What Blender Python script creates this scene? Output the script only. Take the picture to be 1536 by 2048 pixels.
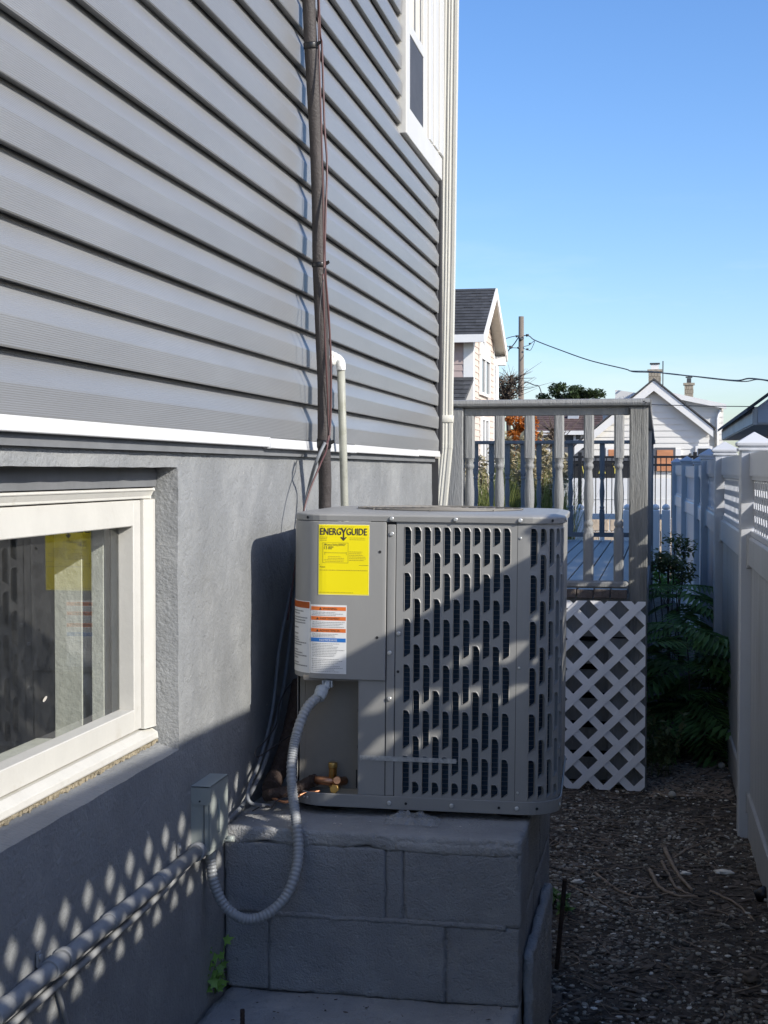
import bpy, bmesh, math, random
from mathutils import Vector, Matrix, noise
for o in list(bpy.data.objects): bpy.data.objects.remove(o)
SC = bpy.context.scene
COL = SC.collection
R = math.radians
rnd = random.Random(7)

# ------------------------------------------------------------------ camera, sky, sun, exposure
CAMZ, YAW, PIT, FPX = 1.67, R(11.03), R(1.654), 2840.0
cam = bpy.data.cameras.new('camera'); cam_o = bpy.data.objects.new('camera', cam); COL.objects.link(cam_o)
cam.sensor_fit = 'HORIZONTAL'; cam.sensor_width = 36; cam.lens = 36*FPX/1536
cam.clip_start = 0.05; cam.clip_end = 6000
cam_o.location = (0, 0, CAMZ); cam_o.rotation_euler = (math.pi/2-PIT, 0, YAW)
SC.camera = cam_o
SUN = Vector((1.0, -0.45, 0.57))             # towards the sun
w = bpy.data.worlds.new('World'); SC.world = w; w.use_nodes = True
nt = w.node_tree; bg = nt.nodes['Background']
sky = nt.nodes.new('ShaderNodeTexSky'); sky.sky_type = 'NISHITA'; sky.sun_disc = False
sky.sun_elevation = math.atan2(SUN.z, math.hypot(SUN.x, SUN.y)); sky.sun_rotation = math.atan2(SUN.x, SUN.y)
sky.air_density = 1.0; sky.dust_density = 1.0; sky.ozone_density = 3.6; sky.altitude = 0
hs = nt.nodes.new('ShaderNodeHueSaturation'); hs.inputs['Saturation'].default_value = 1.16; hs.inputs['Hue'].default_value = 0.505
tnt = nt.nodes.new('ShaderNodeMix'); tnt.data_type = 'RGBA'; tnt.blend_type = 'MULTIPLY'; tnt.inputs[0].default_value = 1.0; tnt.inputs[7].default_value = (0.99, 0.985, 1.03, 1)
nt.links.new(sky.outputs[0], tnt.inputs[6]); nt.links.new(tnt.outputs[2], hs.inputs['Color']); 
# thin cirrus: a faint pale veil over the sky colour, stretched along the horizon
tcw = nt.nodes.new('ShaderNodeTexCoord'); mpw = nt.nodes.new('ShaderNodeMapping'); mpw.inputs['Scale'].default_value = (1.6, 1.6, 9.0); nt.links.new(tcw.outputs['Generated'], mpw.inputs[0])
nzw = nt.nodes.new('ShaderNodeTexNoise'); nzw.inputs['Scale'].default_value = 2.3; nzw.inputs['Detail'].default_value = 7; nzw.inputs['Roughness'].default_value = 0.6; nt.links.new(mpw.outputs[0], nzw.inputs['Vector'])
mrw = nt.nodes.new('ShaderNodeMapRange'); mrw.inputs[1].default_value = 0.48; mrw.inputs[2].default_value = 0.85; mrw.inputs[4].default_value = 0.42; nt.links.new(nzw.outputs['Fac'], mrw.inputs[0])
spw = nt.nodes.new('ShaderNodeSeparateXYZ'); nt.links.new(tcw.outputs['Generated'], spw.inputs[0])
elw = nt.nodes.new('ShaderNodeMapRange'); elw.inputs[1].default_value = 0.20; elw.inputs[2].default_value = 0.09; nt.links.new(spw.outputs['Z'], elw.inputs[0])
mlw = nt.nodes.new('ShaderNodeMath'); mlw.operation = 'MULTIPLY'; nt.links.new(mrw.outputs[0], mlw.inputs[0]); nt.links.new(elw.outputs[0], mlw.inputs[1])
mxw = nt.nodes.new('ShaderNodeMix'); mxw.data_type = 'RGBA'; nt.links.new(mlw.outputs[0], mxw.inputs[0]); nt.links.new(hs.outputs[0], mxw.inputs[6]); mxw.inputs[7].default_value = (4.6, 5.0, 5.6, 1)
nt.links.new(mxw.outputs[2], bg.inputs[0]); bg.inputs[1].default_value = 0.145
sl = bpy.data.lights.new('sun', 'SUN'); sl.energy = 3.7; sl.angle = R(0.7); sl.color = (1.0, 0.955, 0.875)
so = bpy.data.objects.new('sun', sl); COL.objects.link(so); so.location = (20, -9, 12)
so.rotation_euler = (-SUN).to_track_quat('-Z', 'Y').to_euler()
SC.view_settings.view_transform = 'Standard'; SC.view_settings.look = 'None'
SC.view_settings.exposure = 0.6; SC.view_settings.gamma = 1.0; SC.view_settings.use_curve_mapping = False
SC.render.engine = 'CYCLES'
SC.cycles.max_bounces = 6; SC.cycles.transparent_max_bounces = 12

# ------------------------------------------------------------------ points from the picture onto real planes
_F = Vector((-math.sin(YAW), math.cos(YAW), 0)); _R = Vector((math.cos(YAW), math.sin(YAW), 0)); _Z = Vector((0, 0, 1))
_f = _F*math.cos(PIT) - _Z*math.sin(PIT); _u = _Z*math.cos(PIT) + _F*math.sin(PIT)
def ray(px, py): return _f*FPX + _R*(px-768) + _u*(1024-py)
EYE = Vector((0, 0, CAMZ))
def onX(px, py, X): d = ray(px, py); return EYE + d*(X/d.x)
def onY(px, py, Y): d = ray(px, py); return EYE + d*(Y/d.y)
def onZ(px, py, Z): d = ray(px, py); return EYE + d*((Z-CAMZ)/d.z)

# ------------------------------------------------------------------ materials
MATS = {}
def M(name, col, rough=0.6, var=0.12, vs=6.0, bump=0.0, bs=60.0, metal=0.0, spec=0.5, stretch=None, col2=None, c2s=3.0, c2t=(0.55, 0.7), island=0.0, pits=None, fleck=None, transl=0.0, detail=6.0, bd=0.02):
    m = bpy.data.materials.new(name); m.use_nodes = True; n = m.node_tree; L = n.links.new
    b = n.nodes['Principled BSDF']
    geo = n.nodes.new('ShaderNodeNewGeometry'); src = geo.outputs['Position']
    if stretch:
        mp = n.nodes.new('ShaderNodeMapping'); mp.inputs['Scale'].default_value = stretch
        L(src, mp.inputs[0]); src = mp.outputs[0]
    nz = n.nodes.new('ShaderNodeTexNoise'); nz.inputs['Scale'].default_value = vs; nz.inputs['Detail'].default_value = detail; nz.inputs['Roughness'].default_value = 0.65
    L(src, nz.inputs['Vector'])
    rmp = n.nodes.new('ShaderNodeMapRange'); rmp.inputs[1].default_value = 0.3; rmp.inputs[2].default_value = 0.7
    rmp.inputs[3].default_value = 1-var; rmp.inputs[4].default_value = 1+var; L(nz.outputs['Fac'], rmp.inputs[0])
    base = n.nodes.new('ShaderNodeRGB'); base.outputs[0].default_value = (*col, 1); cur = base.outputs[0]
    if col2:
        nz2 = n.nodes.new('ShaderNodeTexNoise'); nz2.inputs['Scale'].default_value = c2s; nz2.inputs['Detail'].default_value = 8; nz2.inputs['Roughness'].default_value = 0.7
        L(src, nz2.inputs['Vector'])
        r2 = n.nodes.new('ShaderNodeMapRange'); r2.inputs[1].default_value = c2t[0]; r2.inputs[2].default_value = c2t[1]; L(nz2.outputs['Fac'], r2.inputs[0])
        mx = n.nodes.new('ShaderNodeMix'); mx.data_type = 'RGBA'; L(r2.outputs[0], mx.inputs[0]); L(cur, mx.inputs[6]); mx.inputs[7].default_value = (*col2, 1); cur = mx.outputs[2]
    if fleck:
        fz = n.nodes.new('ShaderNodeTexNoise'); fz.inputs['Scale'].default_value = fleck[0]; fz.inputs['Detail'].default_value = 2; L(src, fz.inputs['Vector'])
        fr_ = n.nodes.new('ShaderNodeMapRange'); fr_.inputs[1].default_value = fleck[1]; fr_.inputs[2].default_value = fleck[1]+0.02; L(fz.outputs['Fac'], fr_.inputs[0])
        mf = n.nodes.new('ShaderNodeMix'); mf.data_type = 'RGBA'; L(fr_.outputs[0], mf.inputs[0]); L(cur, mf.inputs[6]); mf.inputs[7].default_value = (*fleck[2], 1); cur = mf.outputs[2]
    vm = n.nodes.new('ShaderNodeVectorMath'); vm.operation = 'SCALE'; L(cur, vm.inputs[0])
    fac = rmp.outputs[0]
    if island:
        ri = n.nodes.new('ShaderNodeMapRange'); ri.inputs[3].default_value = 1-island; ri.inputs[4].default_value = 1+island
        L(geo.outputs['Random Per Island'], ri.inputs[0])
        mm = n.nodes.new('ShaderNodeMath'); mm.operation = 'MULTIPLY'; L(fac, mm.inputs[0]); L(ri.outputs[0], mm.inputs[1]); fac = mm.outputs[0]
    L(fac, vm.inputs['Scale']); L(vm.outputs[0], b.inputs['Base Color'])
    b.inputs['Roughness'].default_value = rough; b.inputs['Metallic'].default_value = metal; b.inputs['Specular IOR Level'].default_value = spec
    if bump:
        bz = n.nodes.new('ShaderNodeTexNoise'); bz.inputs['Scale'].default_value = bs; bz.inputs['Detail'].default_value = 5; bz.inputs['Roughness'].default_value = 0.6
        L(src, bz.inputs['Vector'])
        bp = n.nodes.new('ShaderNodeBump'); bp.inputs['Strength'].default_value = bump; bp.inputs['Distance'].default_value = bd
        L(bz.outputs['Fac'], bp.inputs['Height']); L(bp.outputs[0], b.inputs['Normal'])
        if pits:
            vz = n.nodes.new('ShaderNodeTexNoise'); vz.inputs['Scale'].default_value = pits[0]; vz.inputs['Detail'].default_value = 3; L(src, vz.inputs['Vector'])
            pr = n.nodes.new('ShaderNodeMapRange'); pr.inputs[1].default_value = 0.34; pr.inputs[2].default_value = 0.44; L(vz.outputs['Fac'], pr.inputs[0])
            pb = n.nodes.new('ShaderNodeBump'); pb.inputs['Strength'].default_value = pits[1]; pb.inputs['Distance'].default_value = 0.006; L(pr.outputs[0], pb.inputs['Height']); L(bp.outputs[0], pb.inputs['Normal']); L(pb.outputs[0], b.inputs['Normal'])
    if transl:
        tr = n.nodes.new('ShaderNodeBsdfTranslucent'); L(vm.outputs[0], tr.inputs[0]); ms = n.nodes.new('ShaderNodeMixShader'); ms.inputs[0].default_value = transl
        out = n.nodes['Material Output']; L(b.outputs[0], ms.inputs[1]); L(tr.outputs[0], ms.inputs[2]); L(ms.outputs[0], out.inputs[0])
    MATS[name] = m; return m
def glass(name, tint=(1, 1, 1), rough=0.0, ior=1.5, film=0.0):
    m = bpy.data.materials.new(name); m.use_nodes = True; n = m.node_tree; n.nodes.clear(); L = n.links.new
    out = n.nodes.new('ShaderNodeOutputMaterial'); mix = n.nodes.new('ShaderNodeMixShader')
    t = n.nodes.new('ShaderNodeBsdfTransparent'); t.inputs[0].default_value = (*tint, 1)
    g = n.nodes.new('ShaderNodeBsdfGlossy'); g.inputs['Roughness'].default_value = rough
    fr = n.nodes.new('ShaderNodeFresnel'); gb = n.nodes.new('ShaderNodeNewGeometry'); ir = n.nodes.new('ShaderNodeMapRange'); ir.inputs[3].default_value = ior; ir.inputs[4].default_value = 1/ior
    L(gb.outputs['Backfacing'], ir.inputs[0]); L(ir.outputs[0], fr.inputs[0])
    L(fr.outputs[0], mix.inputs[0]); L(t.outputs[0], mix.inputs[1]); L(g.outputs[0], mix.inputs[2])
    last = mix.outputs[0]
    if film:
        d = n.nodes.new('ShaderNodeBsdfDiffuse'); d.inputs[0].default_value = (0.75, 0.76, 0.74, 1)
        m2 = n.nodes.new('ShaderNodeMixShader'); nz = n.nodes.new('ShaderNodeTexNoise'); nz.inputs['Scale'].default_value = 22; nz.inputs['Detail'].default_value = 9; nz.inputs['Roughness'].default_value = 0.7
        ge = n.nodes.new('ShaderNodeNewGeometry'); L(ge.outputs['Position'], nz.inputs['Vector'])
        mr = n.nodes.new('ShaderNodeMapRange'); mr.inputs[1].default_value = 0.35; mr.inputs[2].default_value = 0.8; mr.inputs[3].default_value = film*0.4; mr.inputs[4].default_value = film*2
        L(nz.outputs['Fac'], mr.inputs[0]); L(mr.outputs[0], m2.inputs[0]); L(last, m2.inputs[1]); L(d.outputs[0], m2.inputs[2]); last = m2.outputs[0]
    L(last, out.inputs[0]); MATS[name] = m; return m

M('siding', (0.204, 0.206, 0.207), 0.31, 0.09, 2.2, 0.10, 3, stretch=(1, 0.3, 2), spec=0.75, col2=(0.232, 0.236, 0.24), c2s=1.3, bd=0.02)
def add_ribs(m, period, strength, dist):
    n = m.node_tree; L = n.links.new; g = n.nodes.new('ShaderNodeNewGeometry'); sx = n.nodes.new('ShaderNodeSeparateXYZ'); L(g.outputs['Position'], sx.inputs[0])
    mu = n.nodes.new('ShaderNodeMath'); mu.operation = 'MULTIPLY'; mu.inputs[1].default_value = 2*math.pi/period; L(sx.outputs['Z'], mu.inputs[0])
    si = n.nodes.new('ShaderNodeMath'); si.operation = 'SINE'; L(mu.outputs[0], si.inputs[0])
    bp = n.nodes.new('ShaderNodeBump'); bp.inputs['Strength'].default_value = strength; bp.inputs['Distance'].default_value = dist; L(si.outputs[0], bp.inputs['Height'])
    b = n.nodes['Principled BSDF']; old = b.inputs['Normal'].links
    if old: L(old[0].from_socket, bp.inputs['Normal'])
    L(bp.outputs[0], b.inputs['Normal'])
add_ribs(MATS['siding'], 0.0042, 0.35, 0.0005)
M('foundation', (0.222, 0.228, 0.228), 0.62, 0.18, 2.6, 0.45, 110, col2=(0.305, 0.308, 0.30), c2s=3.2, c2t=(0.48, 0.75), bd=0.010, pits=(26, 0.25), fleck=(42, 0.765, (0.5, 0.48, 0.44)))
M('pad_paint', (0.265, 0.272, 0.28), 0.7, 0.16, 5.0, 1.0, 190, col2=(0.345, 0.34, 0.33), c2s=4.5, c2t=(0.55, 0.75), bd=0.006, pits=(52, 0.35), fleck=(34, 0.80, (0.19, 0.185, 0.18)))
M('cap_paint', (0.33, 0.33, 0.325), 0.72, 0.16, 6.0, 0.8, 120, col2=(0.42, 0.405, 0.38), c2s=5, bd=0.008, pits=(40, 0.4), fleck=(30, 0.80, (0.24, 0.22, 0.20)))
M('mortar', (0.22, 0.22, 0.225), 0.8, 0.2, 12.0, 0.9, 60)
M('trim_white', (0.60, 0.60, 0.59), 0.42, 0.05, 5.0, 0.04, 40, col2=(0.55, 0.55, 0.53), c2s=5, c2t=(0.62, 0.85))
M('frame_cream', (0.55, 0.535, 0.485), 0.45, 0.05, 9.0, 0.05, 80, col2=(0.46, 0.43, 0.36), c2s=14, c2t=(0.6, 0.8))
M('spout_cream', (0.62, 0.60, 0.525), 0.4, 0.05, 4.0, col2=(0.60, 0.56, 0.47), c2s=6, c2t=(0.6, 0.85))
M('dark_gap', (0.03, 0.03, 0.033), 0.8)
M('grey_board', (0.16, 0.165, 0.17), 0.7, 0.15, 8)
M('glue', (0.33, 0.28, 0.19), 0.9, 0.4, 60, 0.8, 60)
M('plaster', (0.56, 0.55, 0.48), 0.8, 0.12, 9, 0.2, 50)
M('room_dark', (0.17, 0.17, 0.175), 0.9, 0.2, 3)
M('upper_trim', (0.56, 0.55, 0.515), 0.4, 0.04, 4.0)
M('foam', (0.052, 0.044, 0.041), 0.62, 0.2, 20, 0.3, 130)
M('foam2', (0.042, 0.026, 0.020), 0.6, 0.3, 30, 0.6, 70)
M('tape', (0.012, 0.012, 0.013), 0.3, 0.1, 20)
M('wire_red', (0.09, 0.04, 0.037), 0.45)
M('wire_dark', (0.03, 0.026, 0.026), 0.45)
M('wire_grey', (0.17, 0.18, 0.19), 0.5, 0.15, 20)
M('pvc', (0.33, 0.33, 0.275), 0.5, 0.14, 14, 0.1, 60, col2=(0.24, 0.24, 0.18), c2s=12)
M('sealant', (0.78, 0.77, 0.72), 0.5, 0.08, 30, 0.6, 60)
M('ac_paint', (0.282, 0.279, 0.266), 0.42, 0.06, 5.0, 0.10, 3.0, spec=0.45, bd=0.02, col2=(0.325, 0.32, 0.30), c2s=9, c2t=(0.56, 0.85), stretch=(1, 1, 0.35))
M('ac_lower', (0.20, 0.185, 0.16), 0.5, 0.10, 6.0)
M('ac_inner', (0.02, 0.02, 0.022), 0.8)
M('coil', (0.05, 0.10, 0.155), 0.5, 0.3, 200)
M('coil_wire', (0.30, 0.33, 0.36), 0.4, metal=0.4)
M('screw', (0.62, 0.62, 0.60), 0.3, metal=0.6)
M('rubber', (0.012, 0.012, 0.012), 0.7)
M('label_yellow', (0.86, 0.72, 0.0), 0.45, 0.03, 4)
M('label_edge', (0.88, 0.80, 0.25), 0.45)
M('label_white', (0.74, 0.74, 0.72), 0.45, 0.03)
M('label_orange', (0.72, 0.17, 0.03), 0.45)
M('label_blue', (0.02, 0.16, 0.50), 0.45)
M('ink', (0.05, 0.04, 0.03), 0.6)
M('ink_soft', (0.24, 0.24, 0.24), 0.6, 0.2, 150)
M('ink_brown', (0.40, 0.31, 0.02), 0.6)
M('brass', (0.60, 0.40, 0.14), 0.32, 0.15, 40, metal=0.9)
M('copper', (0.50, 0.24, 0.13), 0.35, 0.25, 40, metal=0.85)
M('conduit_flex', (0.29, 0.30, 0.305), 0.42, 0.10, 18)
M('conduit_grey', (0.27, 0.275, 0.275), 0.5, 0.10, 14, 0.1, 70, col2=(0.33, 0.33, 0.32), c2s=18, c2t=(0.6, 0.75))
M('fitting', (0.36, 0.39, 0.40), 0.45, 0.06)
M('box_green', (0.30, 0.325, 0.30), 0.45, 0.06, 10, 0.05, 80)
M('dirt', (0.105, 0.086, 0.066), 0.95, 0.45, 14, 1.0, 55, col2=(0.215, 0.17, 0.125), c2s=5, c2t=(0.5, 0.72), bd=0.04)
M('pebble', (0.255, 0.23, 0.185), 0.85, 0.3, 30, island=0.75)
M('shell', (0.66, 0.62, 0.54), 0.8, 0.2, 30, island=0.4)
M('mulch', (0.112, 0.088, 0.066), 0.9, 0.3, 30, island=0.7)
M('stick', (0.31, 0.235, 0.17), 0.85, 0.3, 40, 0.5, 60)
M('rust', (0.055, 0.035, 0.025), 0.9, 0.3, 40, 0.5, 90)
M('stone_white', (0.45, 0.42, 0.36), 0.8, 0.2, 30)
M('deck_paint', (0.238, 0.24, 0.235), 0.62, 0.10, 5, 0.35, 30, stretch=(5, 5, 0.5), col2=(0.17, 0.165, 0.15), c2s=4, c2t=(0.6, 0.8))
M('deck_floor', (0.22, 0.225, 0.235), 0.42, 0.12, 5, 0.15, 30, stretch=(6, 0.5, 6))
M('deck_wood', (0.205, 0.205, 0.192), 0.75, 0.28, 7, 0.8, 22, stretch=(9, 9, 0.5))
M('board_end', (0.105, 0.085, 0.075), 0.8, 0.3, 30, 0.4, 50)
M('lattice_white', (0.84, 0.83, 0.83), 0.6, 0.05, 12, 0.1, 60, col2=(0.50, 0.49, 0.47), c2s=22, c2t=(0.62, 0.8))
M('vinyl', (0.57, 0.58, 0.595), 0.33, 0.04, 4)
M('vinyl_dark', (0.44, 0.445, 0.45), 0.4, 0.10, 5, col2=(0.33, 0.325, 0.31), c2s=4, stretch=(1, 1, 0.25))  # darker vinyl with upright streaks, for the near fence panels
M('leaf', (0.135, 0.25, 0.075), 0.5, 0.25, 20, island=0.45, transl=0.35)
M('leaf_pale', (0.20, 0.22, 0.08), 0.55, 0.25, 20, island=0.35, transl=0.25)
M('leaf_weed', (0.20, 0.36, 0.07), 0.5, 0.2, 20, island=0.3, transl=0.3)
M('leaf_tree', (0.055, 0.085, 0.03), 0.6, 0.3, 0.6, island=0.5, transl=0.2)
M('leaf_orange', (0.50, 0.165, 0.025), 0.6, 0.3, 0.8, island=0.55, transl=0.3)
M('leaf_brown', (0.16, 0.12, 0.085), 0.7, 0.3, 0.8, island=0.5)
M('grass_blade', (0.25, 0.28, 0.08), 0.6, 0.2, 3, island=0.5, transl=0.25)
M('plume', (0.44, 0.38, 0.24), 0.8, 0.2, 10, island=0.35, transl=0.2)
M('bark', (0.10, 0.078, 0.06), 0.9, 0.3, 6, 0.6, 12, stretch=(3, 3, 0.3))
M('pole_wood', (0.185, 0.155, 0.125), 0.9, 0.18, 3, 0.5, 8, stretch=(6, 6, 0.3))
M('cable_far', (0.05, 0.055, 0.06), 0.6)
M('shingle', (0.062, 0.064, 0.068), 0.9, 0.3, 3.0, island=0.35)
M('shingle_brown', (0.085, 0.052, 0.045), 0.9, 0.25, 3.0, island=0.3)
M('pink_siding', (0.44, 0.345, 0.315), 0.7, 0.08, 1.2, island=0.08)
M('cream_siding', (0.56, 0.47, 0.40), 0.7, 0.08, 1.2, island=0.08)
M('white_far', (0.78, 0.77, 0.74), 0.55, 0.05, 1.0)
M('white_siding', (0.72, 0.70, 0.65), 0.55, 0.05, 0.8, island=0.05)
M('soffit', (0.55, 0.53, 0.47), 0.8)
M('screen_pane', (0.055, 0.055, 0.06), 0.55, 0.2, 12)
M('dark_pane', (0.03, 0.035, 0.045), 0.12)
M('dark_wall', (0.10, 0.105, 0.115), 0.7, 0.1, 1)
M('chimney_brick', (0.30, 0.26, 0.20), 0.9, 0.25, 5, 0.5, 6, island=0.25)
M('ply', (0.52, 0.23, 0.11), 0.7, 0.22, 1.2, stretch=(1, 1, 4))
M('black_iron', (0.012, 0.012, 0.013), 0.45)
M('banner', (0.012, 0.012, 0.012), 0.6)
M('banner_yellow', (0.75, 0.62, 0.12), 0.6)
M('garage_siding', (0.42, 0.44, 0.47), 0.6, 0.06, 1.5)
M('garage_trim', (0.50, 0.49, 0.46), 0.6, 0.14, 4)
M('tan_block', (0.50, 0.40, 0.29), 0.85, 0.15, 5, 0.4, 20, island=0.2)
M('plastic_black', (0.01, 0.01, 0.012), 0.35)
glass('window_glass', (0.88, 0.91, 0.90), ior=1.85, film=0.022)
glass('clear_film', (0.93, 0.94, 0.95), rough=0.06, ior=1.5, film=0.12)
glass('clear_tape', (0.97, 0.97, 0.97), rough=0.2, ior=1.3, film=0.5)

# ------------------------------------------------------------------ mesh helpers
WL = {}
def link(o, parent=None, wl=Vector((0, 0, 0))):
    COL.objects.link(o); WL[o] = Vector(wl)
    if parent is not None: o.parent = parent; o.location = Vector(wl) - WL[parent]
    else: o.location = Vector(wl)
    return o
def tag(o, label=None, cat=None, group=None, kind=None):
    if label: o['label'] = label
    if cat: o['category'] = cat
    if group: o['group'] = group
    if kind: o['kind'] = kind
    return o
def thing(name, loc, label, cat, group=None):
    o = bpy.data.objects.new(name, None); o.empty_display_size = 0.1
    return tag(link(o, None, Vector(loc)), label, cat, group)
class MB:
    def __init__(s): s.v = []; s.f = []; s.s = []
    def face(s, pts, sm=False):
        i = len(s.v); s.v += [Vector(p) for p in pts]; s.f.append(tuple(range(i, i+len(pts)))); s.s.append(sm); return s
    def add(s, vs, fs, sm=False):
        i = len(s.v); s.v += [Vector(p) for p in vs]
        for f in fs: s.f.append(tuple(i+k for k in f)); s.s.append(sm)
        return s
    def box(s, x0, x1, y0, y1, z0, z1, mtx=None):
        v = [Vector(p) for p in ((x0,y0,z0),(x1,y0,z0),(x1,y1,z0),(x0,y1,z0),(x0,y0,z1),(x1,y0,z1),(x1,y1,z1),(x0,y1,z1))]
        if mtx: v = [mtx @ p for p in v]
        return s.add(v, [(0,3,2,1),(4,5,6,7),(0,1,5,4),(1,2,6,5),(2,3,7,6),(3,0,4,7)])
    def prism(s, poly, d):                       # poly: 3d ring, d: extrusion vector
        d = Vector(d); a = [Vector(p) for p in poly]; n = len(a)
        nr = Vector((0,0,0))
        for i in range(n): nr += a[i].cross(a[(i+1) % n])
        if nr.dot(d) > 0: a.reverse()
        return s.add(a+[p+d for p in a], [tuple(range(n)), tuple(range(2*n-1, n-1, -1))] + [(i, n+i, n+(i+1) % n, (i+1) % n)[::-1] for i in range(n)])
    def bar(s, a, b, wd, ht, up=(0,0,1)):        # rectangular bar from a to b
        a = Vector(a); b = Vector(b); t = (b-a).normalized(); side = t.cross(Vector(up))
        if side.length < 1e-5: side = t.cross(Vector((1,0,0)))
        side.normalize(); u = side.cross(t)
        return s.prism([a+side*wd/2+u*ht/2, a-side*wd/2+u*ht/2, a-side*wd/2-u*ht/2, a+side*wd/2-u*ht/2], b-a)
    def tube(s, pts, r, n=10, cap=True):
        pts = [Vector(p) for p in pts]; rs = r if isinstance(r, (list, tuple)) else [r]*len(pts)
        i0 = len(s.v); t0 = (pts[1]-pts[0]).normalized()
        a = t0.orthogonal().normalized(); pt = t0
        for k, p in enumerate(pts):
            t = (pts[min(k+1, len(pts)-1)]-pts[max(k-1, 0)])
            t = t.normalized() if t.length > 1e-9 else pt
            a = (a - t*a.dot(t)); a = a.normalized() if a.length > 1e-6 else t.orthogonal().normalized()
            b = t.cross(a); pt = t
            for j in range(n):
                an = 2*math.pi*j/n; s.v.append(p + (a*math.cos(an)+b*math.sin(an))*rs[k])
        for k in range(len(pts)-1):
            for j in range(n):
                q = i0+k*n; s.f.append((q+j, q+(j+1) % n, q+n+(j+1) % n, q+n+j)); s.s.append(True)
        if cap:
            s.f.append(tuple(range(i0+n-1, i0-1, -1))); s.s.append(False)
            e = i0+(len(pts)-1)*n; s.f.append(tuple(range(e, e+n))); s.s.append(False)
        return s
    def rings(s, rings, cap=True, sm=True):      # list of equal-length loops
        i0 = len(s.v); n = len(rings[0])
        for r_ in rings: s.v += [Vector(p) for p in r_]
        for k in range(len(rings)-1):
            for j in range(n):
                q = i0+k*n; s.f.append((q+j, q+(j+1) % n, q+n+(j+1) % n, q+n+j)); s.s.append(sm)
        if cap:
            s.f.append(tuple(range(i0+n-1, i0-1, -1))); s.s.append(False)
            e = i0+(len(rings)-1)*n; s.f.append(tuple(range(e, e+n))); s.s.append(False)
        return s
    def build(s, name, mat, parent=None, bevel=0.0, seg=1, origin=None, wobble=0.0, wsc=9.0):
        if wobble:
            for p in s.v:
                q = p*wsc; p += Vector((noise.noise(q), noise.noise(q+Vector((31,7,3))), noise.noise(q+Vector((5,77,9)))))*wobble
        if origin is None:
            lo = Vector([min(p[i] for p in s.v) for i in range(3)]); hi = Vector([max(p[i] for p in s.v) for i in range(3)])
            c = (lo+hi)/2
            if parent is None: c.z = lo.z
        else: c = Vector(origin)
        me = bpy.data.meshes.new(name); me.from_pydata([p-c for p in s.v], [], s.f); me.polygons.foreach_set('use_smooth', s.s)
        me.materials.append(MATS[mat]); me.update()
        o = link(bpy.data.objects.new(name, me), parent, c)
        if bevel:
            b = o.modifiers.new('bevel', 'BEVEL'); b.width = bevel; b.segments = seg; b.limit_method = 'ANGLE'; b.angle_limit = R(40)
        return o
def copy_obj(o, parent, wl):
    c = o.copy(); link(c, parent, wl); return c
def spline(pts, n=12):
    P = [Vector(p) for p in pts]; P = [P[0]*2-P[1]] + P + [P[-1]*2-P[-2]]; out = []
    for i in range(1, len(P)-2):
        for k in range(n):
            t = k/n; a, b, c, d = P[i-1:i+3]
            out.append(0.5*((2*b)+(c-a)*t+(2*a-5*b+4*c-d)*t*t+(3*b-a-3*c+d)*t**3))
    out.append(P[-2]); return out
def clip_rect(poly, u0, u1, v0, v1):
    def cl(poly, ins, inter):
        out = []
        for i in range(len(poly)):
            a, b = poly[i-1], poly[i]
            if ins(b):
                if not ins(a): out.append(inter(a, b))
                out.append(b)
            elif ins(a): out.append(inter(a, b))
        return out
    def ix(c): return lambda a, b: (c, a[1]+(b[1]-a[1])*(c-a[0])/(b[0]-a[0]))
    def iy(c): return lambda a, b: (a[0]+(b[0]-a[0])*(c-a[1])/(b[1]-a[1]), c)
    for ins, it in ((lambda p: p[0] >= u0, ix(u0)), (lambda p: p[0] <= u1, ix(u1)), (lambda p: p[1] >= v0, iy(v0)), (lambda p: p[1] <= v1, iy(v1))):
        poly = cl(poly, ins, it)
        if not poly: return []
    return poly
def lattice_slats(u0, u1, v0, v1, pitch, wd, ph1=0.0, ph2=0.0):
    out = []; hw = wd/math.sqrt(2)
    for sgn, ph in ((1, ph1), (-1, ph2)):
        lo = (u0-v1) if sgn > 0 else (u0+v0); hi = (u1-v0) if sgn > 0 else (u1+v1)
        c = lo + ph*pitch
        while c < hi+pitch:
            # strip |u - sgn*v - c| < hw
            q = [(c-hw+sgn*(v0-1), v0-1), (c+hw+sgn*(v0-1), v0-1), (c+hw+sgn*(v1+1), v1+1), (c-hw+sgn*(v1+1), v1+1)]
            p = clip_rect(q, u0, u1, v0, v1)
            if len(p) >= 3:
                ar = abs(sum(p[i-1][0]*p[i][1]-p[i][0]*p[i-1][1] for i in range(len(p))))/2
                if ar > 2e-4: out.append((sgn, p))
            c += pitch
    return out
def text_mesh(body, size, width=None):
    cu = bpy.data.curves.new('t', 'FONT'); cu.body = body; cu.size = size; cu.resolution_u = 3
    o = bpy.data.objects.new('t', cu); COL.objects.link(o)
    bpy.context.view_layer.update()
    me = bpy.data.meshes.new_from_object(o.evaluated_get(bpy.context.evaluated_depsgraph_get()))
    vs = [(p.co.x, p.co.y) for p in me.vertices]; fs = [tuple(p.vertices) for p in me.polygons]
    bpy.data.objects.remove(o); bpy.data.curves.remove(cu); bpy.data.meshes.remove(me)
    x0 = min(v[0] for v in vs); x1 = max(v[0] for v in vs)
    sx = (width/(x1-x0)) if width else 1.0
    return [((v[0]-x0)*sx, v[1]) for v in vs], fs, (x1-x0)*sx
def noiseV(p, s, a): return Vector((noise.noise(Vector(p)*s), noise.noise(Vector(p)*s+Vector((9,4,1))), noise.noise(Vector(p)*s+Vector((2,8,30)))))*a

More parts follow.
